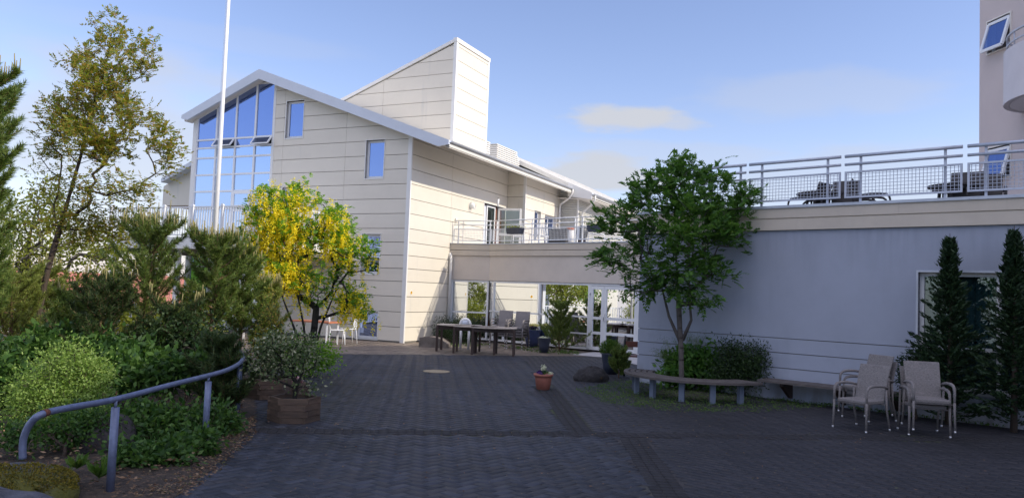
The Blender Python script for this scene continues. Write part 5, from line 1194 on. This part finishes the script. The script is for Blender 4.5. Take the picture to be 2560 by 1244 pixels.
tree('olive_tree','pale barked tree with yellow green foliage behind the leaning tree','tree',[(55,800,D_),(60,700,D_),(72,600,D_),(95,500,D_),(120,440,D_)],[blob(60,560,90,60,D_),blob(120,500,60,60,D_),blob(160,620,120,60,D_),blob(290,640,110,60,D_),blob(60,680,90,80,D_),blob(230,720,120,50,D_)],300,24,.17,.09,.05,M['lf_olive'],M['barkgrey'],12,r0=.11,step=.25)
# laburnum
D_=15.2
th,nodes,tid,rng=tree('laburnum_tree','laburnum tree full of hanging yellow blossom beside the paved yard','tree',[(768,935,D_),(775,880,D_),(785,820,D_),(790,770,D_)],
 [blob(700,520,60,55,D_,None,1.3),blob(760,500,55,40,D_),blob(660,590,60,60,D_,None,1.2),blob(735,590,70,60,D_),blob(830,590,70,60,D_,None,1.5),blob(890,640,60,50,D_,None,1.5),blob(840,540,60,30,D_),blob(700,690,70,60,D_),blob(780,700,70,60,D_,None,1.3),blob(860,740,60,40,D_,None,1.3),blob(900,770,45,30,D_),blob(640,520,35,45,D_,None,.7),blob(740,470,45,25,D_,None,.8)],480,24,.13,.062,.032,M['lf_lab'],M['barkdark'],21,r0=.07,step=.18,arch=.03,spray=(6,.13,3,.05))
mb=MB()
for k,(x0,y0,x1,y1) in enumerate(((762,915,690,700),(768,915,735,690),(776,910,850,700),(764,925,655,760))):
    a=P(x0,y0,D_); b=P(x1,y1,D_+.2*(k-1.5)); m_=a.lerp(b,.45)+Vector((-.06 if x1>760 else .05,0,-.02)); mb.tube([a,a.lerp(m_,.5)+Vector((0,.02,0)),m_,b.lerp(m_,.5),b],[.036,.031,.026,.018,.008],6)
mb.build('side_stem',M['barkdark'],th)
# blossom chains hang from the twigs
T=nodes[tid]; pxs=np.array([(1280+F_*(Vector(t)-CAMP).dot(RT)/(Vector(t)-CAMP).dot(fw),622-F_*(Vector(t)-CAMP).dot(UP)/(Vector(t)-CAMP).dot(fw)) for t in T])
wgt=np.where(pxs[:,0]<770,.95,.16)*np.where(pxs[:,1]<700,1,.45); wgt=np.where((pxs[:,0]>800)&(pxs[:,0]<870)&(pxs[:,1]<640),.75,wgt); wgt=np.where((pxs[:,0]>820)&(pxs[:,1]>720),.7,wgt)
C=[]
for t,wg in zip(T,wgt):
    for q in range(5):
        if rng.uniform()<wg*.85:
            s=t+rng.normal(size=3)*.11; l=rng.uniform(.16,.34); k=int(l*115); f=rng.uniform(0,1,(k,1)); r=.03*(1-f*.6)
            C.append(s+np.array([[0,0,-1.]])*f*l+rng.normal(size=(k,3))*r*[1,1,.3])
C=np.concatenate(C); leaves('blossom',C,rng.normal(size=C.shape)+[0,0,-.5],.034,.026,M['fl_yellow'],th,rng)
# rowan
D_=14.2
rb=[blob(1690,430,60,30,D_,None,.8),blob(1640,470,70,40,D_),blob(1740,450,60,35,D_),blob(1800,450,50,35,D_,None,.9),blob(1600,510,45,40,D_,None,.9),blob(1700,520,80,45,D_-.3),blob(1790,520,80,45,D_),blob(1860,500,45,35,D_,None,1.0),blob(1540,560,50,40,D_,None,1.2),blob(1610,590,70,50,D_+.3),blob(1700,600,80,50,D_-.4),blob(1800,580,70,40,D_-.2),blob(1880,570,35,16,D_,None,.8),blob(1520,640,45,30,D_,None,1.2),blob(1590,670,70,35,D_),blob(1680,680,70,45,D_-.3,None,1.2),blob(1760,660,50,40,D_-.3),blob(1620,720,50,25,D_),blob(1825,690,35,14,D_-.3,None,1.2),blob(1730,730,45,25,D_-.3),blob(1775,755,18,14,D_-.4,None,2.0),blob(1850,620,40,18,D_-.2,None,.8)]
th,nodes,tid,rng=tree('rowan_tree','rowan tree with white blossom clusters rising out of the curved bench','tree',[(1706,982,D_),(1704,930,D_),(1703,870,D_),(1700,820,D_),(1697,760,D_),(1694,700,D_),(1690,640,D_)],rb,520,30,.10,.085,.034,M['lf_rowan'],M['barkgrey'],31,r0=.05,step=.18,arch=.05,first=.45,spray=(5,.20,5,.065))
mb=MB()
for x0,y0,x1,y1,x2,y2,z in ((1703,860,1672,790,1655,720,.1),(1706,850,1728,800,1722,730,-.1)):
    mb.tube([P(x0,y0,D_),P(x1,y1,D_+z),P(x2,y2,D_+z*3)],[.036,.026,.016],7)
mb.build('side_stem',M['barkgrey'],th)
T=nodes[tid]; sel=T[rng.uniform(size=len(T))<.13]; C=np.repeat(sel,40,0)+rng.normal(size=(len(sel)*40,3))*np.array([.045,.045,.018])+np.array([0,0,.05]); leaves('blossom',C,rng.normal(size=C.shape),.018,.016,M['fl_white'],th,rng)
# pines
def pb_(px,depth): v=P(px,700,depth); return (v.x,v.y,0)
GP='pines standing in the left planting bed'
pine('pine with long upward candles left of the flagpole, dark bare lower trunk',pb_(352,12.2),2.55,.95,41,GP,(.12,.1),per=50,nwh=9,z0=.42,bulge=.45)
pine('bushy pine directly below the flagpole',pb_(530,12.6),2.42,.72,42,GP,(.05,0),per=50,nwh=10,z0=.4,bulge=.38)
pine('pine with many pale candles just left of the laburnum',pb_(605,13.2),2.15,.62,43,GP,(0,0),per=48,nwh=9,z0=.38,m='needle',bulge=.38)
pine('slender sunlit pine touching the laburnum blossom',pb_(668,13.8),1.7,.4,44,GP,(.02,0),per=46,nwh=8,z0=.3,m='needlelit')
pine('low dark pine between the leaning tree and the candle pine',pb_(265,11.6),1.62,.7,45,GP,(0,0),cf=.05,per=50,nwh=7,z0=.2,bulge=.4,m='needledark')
pine('small pine with upright candles in front of the red roof',pb_(185,12.8),1.4,.6,46,GP,(0,0),cf=.05,per=46,nwh=7,z0=.2,m='needle')
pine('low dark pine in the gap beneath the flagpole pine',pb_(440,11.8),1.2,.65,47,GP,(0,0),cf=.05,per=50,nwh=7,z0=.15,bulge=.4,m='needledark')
pine('tall dark pine cut off by the left edge of the view',pb_(-75,9.3),4.15,.5,48,GP,(.1,0),cf=.06,per=60,nwh=16,z0=.25,bulge=.4,trunk_r=.07)
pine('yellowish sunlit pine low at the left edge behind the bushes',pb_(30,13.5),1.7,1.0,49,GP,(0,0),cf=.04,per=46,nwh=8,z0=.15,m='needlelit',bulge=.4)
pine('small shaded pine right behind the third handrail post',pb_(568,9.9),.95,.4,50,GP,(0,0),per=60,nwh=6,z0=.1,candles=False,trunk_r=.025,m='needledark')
pine('yellowish sunlit pine behind the leaning tree trunk',pb_(120,15.5),1.8,.7,51,GP,(0,0),cf=.04,per=40,nwh=7,z0=.2,m='needlelit')
# trees and fence outside the left edge of the view (seen in the glass)
for i,(x,y,h_,lm_,lb) in enumerate(((-24,17.5,4.8,'lf_lab','dense tree in front of the distant pale block'),(-26,21.5,4.0,'lf_olive','broad olive green tree beside the distant pale block'),(-17.5,20.5,4.2,'lf_olive','yellow green tree beyond the picket fence, nearest the deck'),(-19,15.5,5.0,'lf_shrub','tall green tree beyond the picket fence, middle one'),(-20,24.5,3.6,'lf_lab','green tree beyond the picket fence, farthest one'))):
    rng=np.random.default_rng(200+i); th=thing('garden_tree',lb,'tree',(x,y,0),'trees beyond the picket fence')
    nodes,par,rad,tid=grow([(x,y,-1),(x,y,1),(x+.1,y,h_*.5)],[((x,y,h_*.6),(1.5,1.5,h_*.38)),((x+.6,y+.5,h_*.45),(1.3,1.3,h_*.25))],150,rng,r0=.09,step=.3)
    skeleton('trunk',nodes,par,rad,M['bark'],th); C,D=leafcloud(nodes,tid,22,.2,rng); leaves('crown',C,D,.16,.09,M[lm_],th,rng)
for i,(x,y,h_,lb) in enumerate(((-12,-4,7,'tall dark tree out of view behind the boulder corner, nearest the wing'),(-16,0,6.5,'tall dark tree out of view behind the boulder corner, middle one'),(-9.5,-8.5,7.5,'tall dark tree out of view behind the boulder corner, rearmost'))):
    rng=np.random.default_rng(300+i); th=thing('garden_tree',lb,'tree',(x,y,0),'trees behind the viewer')
    nodes,par,rad,tid=grow([(x,y,-.1),(x,y,1.2),(x+.1,y,h_*.5)],[((x,y,h_*.58),(2.3,2.3,h_*.4))],150,rng,r0=.12,step=.35)
    skeleton('trunk',nodes,par,rad,M['bark'],th); C,D=leafcloud(nodes,tid,26,.3,rng); leaves('crown',C,D,.2,.12,M['lf_shrub'],th,rng)
pf=thing('picket_fence','white picket fence along the left rim of the yard','fence',(-13,20,0)); FP=Fr((-12.6,26.5,0),188,278)
mb=MB(); mb.box(FP,0,13,-.02,.02,1.06,1.10); mb.box(FP,0,13,-.02,.02,.12,.16); mb.build('rail',M['railw'],pf); mb=MB()
for a in np.arange(.05,13,.12): mb.box(FP,a-.012,a+.012,-.012,.012,.16,1.06)
mb.build('pickets',M['railw'],pf)
wbk=Fr((-42,16,0),190,280); wh=thing('white_block','pale three storey building far left, seen only mirrored in the glass','building',(-42,16,-3)); mb=MB(); mb.box(wbk,-3,3,-5,0,-5,5.0); mb.build('wall',M['panel'],wh)
for zz_ in (.2,2.6):
    for a in (-2.6,.2): mb=MB(); mb.box(wbk,a,a+2.2,.0,.04,zz_,zz_+1.7); mb.build('window',M['glass'],wh)
# broad bushes of the bed
def B3(px,py,rx,ry,d): return blob(px,py,rx,ry,d)
shrub('lime_bush','rounded lime green bush at the front of the left bed','bush',(*P(165,1100,8.6)[:2],0),[blob(170,925,80,62,8.6),blob(110,985,85,62,8.5),blob(225,950,55,55,8.6),blob(60,1020,50,40,8.4),blob(190,1010,80,50,8.4)],460,34,.075,.038,.018,M['lf_light'],M['bark'],61)
shrub('leafy_bush','dark green leafy bush between lime bush and handrail','bush',(*P(370,1000,9.6)[:2],0),[blob(350,940,85,32,9.8),blob(430,930,55,34,9.9),blob(290,915,60,26,10.2),blob(500,915,45,28,10.3)],260,16,.09,.10,.06,M['lf_shrub'],M['bark'],62,group='green leafy bushes of the left bed')
shrub('leafy_bush','low green leafy bush under the handrail, between its two front posts','bush',(*P(400,1130,7.9)[:2],0),[blob(400,1075,100,50,8.0),blob(350,1040,60,40,8.2),blob(460,1060,60,50,8.2),blob(520,1040,40,35,8.5)],280,15,.07,.07,.042,M['lf_shrub'],M['bark'],63,group='green leafy bushes of the left bed')
shrub('leafy_bush','green leafy bush at the left edge beyond the lime bush','bush',(*P(40,950,10)[:2],0),[blob(20,900,60,45,10),blob(90,870,50,25,10.5),blob(-10,960,50,60,9.3)],200,17,.09,.10,.06,M['lf_shrub'],M['bark'],64,group='green leafy bushes of the left bed')
shrub('leafy_bush','broad leaved green bush at the foot of the leaning tree','bush',(*P(210,900,11)[:2],0),[blob(250,870,60,24,11),blob(340,885,50,18,11),blob(150,845,60,24,11.5)],150,16,.09,.11,.065,M['lf_shrub'],M['bark'],65,group='green leafy bushes of the left bed')
shrub('leafy_bush','low sprawling bush around the dark boulder under the lime bush','bush',(*P(160,1120,7.4)[:2],0),[blob(170,1070,90,28,7.6),blob(240,1060,50,30,7.7),blob(40,1090,40,30,7.2)],140,22,.07,.05,.03,M['lf_shrub'],M['bark'],66,group='green leafy bushes of the left bed')
shrub('leafy_bush','ragged low green bush on the paving side of the second handrail post','bush',(*P(470,1150,7.7)[:2],0),[blob(330,1145,60,25,7.0),blob(420,1140,60,25,7.2),blob(500,1110,45,25,7.7),blob(560,1060,35,35,8.8)],260,14,.07,.07,.04,M['lf_shrub'],M['bark'],69,group='green leafy bushes of the left bed')
shrub('thicket','sunlit yellow green thicket behind the pines','bush',(*P(180,830,18)[:2],0),[blob(60,780,110,60,18),blob(220,800,110,45,18),blob(360,810,100,40,18),blob(480,800,80,50,18.5)],320,24,.18,.1,.055,M['lf_olive'],M['bark'],67)
shrub('low_dark_bush','dark bush below the pines by the far bend of the handrail','bush',(*P(470,900,11)[:2],0),[blob(450,840,70,50,11.5),blob(540,870,40,60,11.2),blob(380,860,60,40,11.5)],240,22,.1,.06,.03,M['lf_dark'],M['bark'],68)
# variegated bush growing out of front planter + shrub behind
shrub('variegated_bush','small variegated bush with dark stem in the front hexagonal planter','bush',(PF[0],PF[1],.25),[blob(715,860,70,40,PF[1]),blob(700,910,70,45,PF[1]),blob(770,880,40,40,PF[1]),blob(670,880,40,40,PF[1]),blob(780,960,38,16,PF[1]),blob(650,930,30,25,PF[1])],260,11,.065,.046,.030,M['lf_var'],M['barkdark'],71,r0=.03,up=.3)
shrub('thin_bush','thin reddish green bush in the planter at the handrail','bush',(PL_[0],PL_[1],.25),[blob(672,780,25,60,PL_[1]),blob(650,870,35,50,PL_[1]),blob(690,830,25,50,PL_[1])],140,12,.06,.04,.02,M['lf_birch'],M['barkdark'],72,r0=.02,up=.3)
shrub('round_dark_bush','dark green bush at the foot of the laburnum','bush',(*P(775,935,14.6)[:2],0),[blob(790,890,50,35,14.6),blob(740,890,40,40,14.6)],200,22,.1,.06,.03,M['lf_lab'],M['bark'],73)
# bushes round the curved bench
v=WF3.pt(2.1,.7,0)
shrub('broadleaf_bush','broad leaved green bush behind the curved bench','bush',(*P(1750,980,14.75)[:2],0),[blob(1720,905,55,32,14.85),blob(1780,895,50,35,14.75),blob(1700,940,50,25,14.75),blob(1790,945,55,30,14.65)],230,20,.09,.11,.06,M['lf_rowan'],M['barkdark'],81)
shrub('drooping_bush','dark drooping bush against the wing wall at the end of the curved bench','bush',(*P(1860,985,14.1)[:2],0),[blob(1840,880,50,26,14.2),blob(1868,925,45,40,14.0),blob(1820,930,40,35,14.1),blob(1900,895,16,40,13.95)],260,24,.09,.06,.022,M['lf_dark'],M['barkdark'],82)
rng=np.random.default_rng(83); fb_=P(1720,950,14.9); th=thing('fennel_plant','feathery yellow green fennel behind the rowan trunk','plant',(fb_.x,fb_.y,0)); mb=MB(); C=[]
for k in range(26):
    e=Vector(blobpts([blob(1680,850,30,14,14.9),blob(1740,845,55,28,14.9),blob(1650,880,20,16,14.9)],1,rng)[0]); b_=Vector((fb_.x+rng.normal()*.06,fb_.y,0)); mid=(b_+e)/2+Vector((0,0,.12)); mb.tube([b_,mid,e],[.006,.004,.002],4)
    for f in np.linspace(.45,1,8): p_=b_.lerp(mid,f*2) if f<.5 else mid.lerp(e,(f-.5)*2); C.append(np.array(p_)+rng.normal(size=(26,3))*.045)
mb.build('stems',M['lf_fennel'],th); C=np.concatenate(C); leaves('fronds',C,rng.normal(size=C.shape)+[0,0,.5],.05,.005,M['lf_fennel'],th,rng)
# dwarf pine at the glass
q=G(1400,880); pine('bushy dwarf pine in front of the glass beside the door',(q.x,q.y+.3,0),1.35,.75,91,None,(0,0),per=60,nwh=7,z0=.08,nl=.075,candles=False,bulge=.5,trunk_r=.03,name='dwarf_pine')
q=G(1545,945); pine('tiny pine sprouting beside the lava boulder',(q.x+.05,q.y+.1,0),.55,.2,92,None,per=60,nwh=5,z0=.1,nl=.05,candles=False,trunk_r=.015,name='dwarf_pine')
q=G(1110,862); shrub('juniper_bush','dark spreading juniper bush behind the stone block','bush',(q.x-.05,q.y+.9,0),[blob(1120,820,40,25,26.0),blob(1170,815,35,18,25.6),blob(1110,840,30,20,25.6),blob(1150,840,50,22,25.4)],240,26,.11,.09,.02,M['lf_dark'],M['bark'],93)
# conifers before the wing window
def conifer(label,base,h,r,seed,n=5200):
    rng=np.random.default_rng(seed); th=thing('conifer',label,'conifer',base,'slim conifers before the wing window'); b=Vector(base)
    mb=MB(); mb.tube([b,b+Vector((.02,0,h*.5)),b+Vector((0,0,h*.99))],[.05,.03,.004],7); mb.build('trunk',M['bark'],th)
    nb=int(170*h/2.9); C=[];D=[]
    for k in range(nb):
        f=(k/nb)**.85*.97+.02; a=k*2.399+rng.normal()*.2; L_=r*((1-f)**.85)*rng.uniform(.45,1.2)+.06; el=.35+.6*f
        d=np.array([math.cos(a)*math.cos(el),math.sin(a)*math.cos(el),math.sin(el)]); p0=np.array(b)+[0,0,f*h*.96]; m_=int(n/nb*(.5+L_/r)); t=rng.uniform(.15,1,(m_,1))
        side=np.cross(d,[0,0,1.]); side/=np.linalg.norm(side)
        off=rng.normal(size=(m_,1))*side*.05*(1.2-t)+rng.normal(size=(m_,3))*.015
        C.append(p0+d*t*L_-np.array([0,0,.18])*t*t*L_*.5+off+np.array([0,0,0.])); D.append(d+side*np.sign(rng.normal(size=(m_,1)))*rng.uniform(.2,.8,(m_,1))+rng.normal(size=(m_,3))*.15)
    C=np.concatenate(C); D=np.concatenate(D); leaves('foliage',C,D,.085,.028,M['lf_thuja'],th,rng,.35); return th
v=P(2372,1000,11.6); conifer('slim dark conifer with wispy top, left of the two before the wing window',(v.x,v.y,0),2.85,.78,101,11000)
v=P(2535,1000,11.1); conifer('slim dark conifer at the right edge, before the wing window',(v.x,v.y,0),2.95,.80,102,11000)
shrub('low_conifer','small low conifer bush against the wall behind the right chairs','bush',(*P(2290,1000,12.0)[:2],0),[blob(2280,930,28,50,12),blob(2315,905,30,50,12)],170,24,.06,.07,.02,M['lf_thuja'],M['bark'],103)
# ---- ground plants and litter
def scatter(name,label,cat,region,n,ln,wd,m,seed,z=.02,upr=.3,clump=0):
    rng=np.random.default_rng(seed); C=[]; 
    xs=[p[0] for p in region]; ys=[p[1] for p in region]
    while sum(len(c) for c in C)<n:
        X=rng.uniform(min(xs),max(xs),n); Y=rng.uniform(min(ys),max(ys),n); k=inside(region,X,Y); C.append(np.stack([X[k],Y[k],np.full(k.sum(),z)],-1))
    C=np.concatenate(C)[:n]
    if clump: C=np.repeat(C,clump,0)+rng.normal(size=(len(C)*clump,3))*[.035,.035,.012]
    C[:,2]+=rng.uniform(0,.02,len(C)); D=rng.normal(size=C.shape)*[1,1,upr]+[0,0,upr*1.5]
    o=leaves(name,C,D,ln,wd,m,None,rng); tag(o,label,cat,kind='stuff'); return o
fr_bed=[g2(300,1244),g2(420,1215),g2(505,1155),g2(575,1095),g2(608,1050),g2(608,985),(-6,14),(-9,12),(-7,5.2)]
scatter('leaf_litter','dry brown leaf litter on the soil of the left bed','leaf litter',fr_bed,3600,.05,.022,M['litter'],1,z=.10,upr=.1)
edge=[g2(280,1244),g2(470,1244),g2(560,1170),g2(640,1090),g2(640,1040),g2(585,1060),g2(500,1140),g2(400,1190)]
scatter('loose_twigs','loose twigs and dead leaves along the edge of the paving','leaf litter',edge,1500,.035,.012,M['litter'],5,z=.012,upr=.05)
scatter('pit_weeds','low green weeds around the foot of the curved bench','weeds',[g2(1440,975),g2(1560,950),g2(1900,990),g2(2080,1016),g2(1900,1030),g2(1700,1030),g2(1520,1010)],1500,.03,.013,M['lf_grass'],2,z=.008,upr=.4,clump=5)
scatter('fallen_leaves','small fallen leaves scattered over the dark paving','leaf litter',[g2(640,1030),g2(900,900),g2(1400,900),g2(2000,1040),g2(2500,1150),g2(2400,1244),g2(500,1240)],900,.026,.013,M['litter'],3,z=.006,upr=.03)
scatter('wall_weeds','tiny weeds sprouting along the foot of the wing wall','weeds',[tuple(WF3.pt(a,b,0)[:2]) for a,b in ((3,.02),(6.5,.02),(6.5,.14),(3,.14))],70,.05,.016,M['lf_grass'],4,z=.02,upr=.8,clump=6)
scatter('glass_edge_weeds','green weeds at the foot of the dwarf pine and juniper by the glass','weeds',[g2(1100,868),g2(1210,866),g2(1210,858),g2(1330,880),g2(1450,889),g2(1450,880),g2(1340,868),g2(1120,858)],200,.06,.02,M['lf_grass'],6,z=.02,upr=.8,clump=6)
# dandelion-like rosettes at the front left
rng=np.random.default_rng(9)
for i,(px_,py_,r) in enumerate(((190,1200,.14),(245,1225,.16),(150,1230,.12),(275,1195,.10),(440,1120,.12),(530,1110,.09))):
    q=G(px_,py_); n=26; a=rng.uniform(0,6.28,n); D=np.stack([np.cos(a),np.sin(a),rng.uniform(.5,1.6,n)],-1); C=np.array([q.x,q.y,.1])+unit(D)*r*.55
    o=leaves('rosette_weed',C,D,r*1.15,r*.28,M['lf_grass'],None,rng,.6)
    tag(o,['broad leaved weed beside the mossy boulder','broad leaved weed at the foot of the front handrail post','broad leaved weed low in the bottom left, left of the handrail post','small weed just left of the front handrail post','weed with pointed leaves under the middle of the handrail','small weed at the second handrail post'][i],'weed','broad leaved weeds along the bed edge')
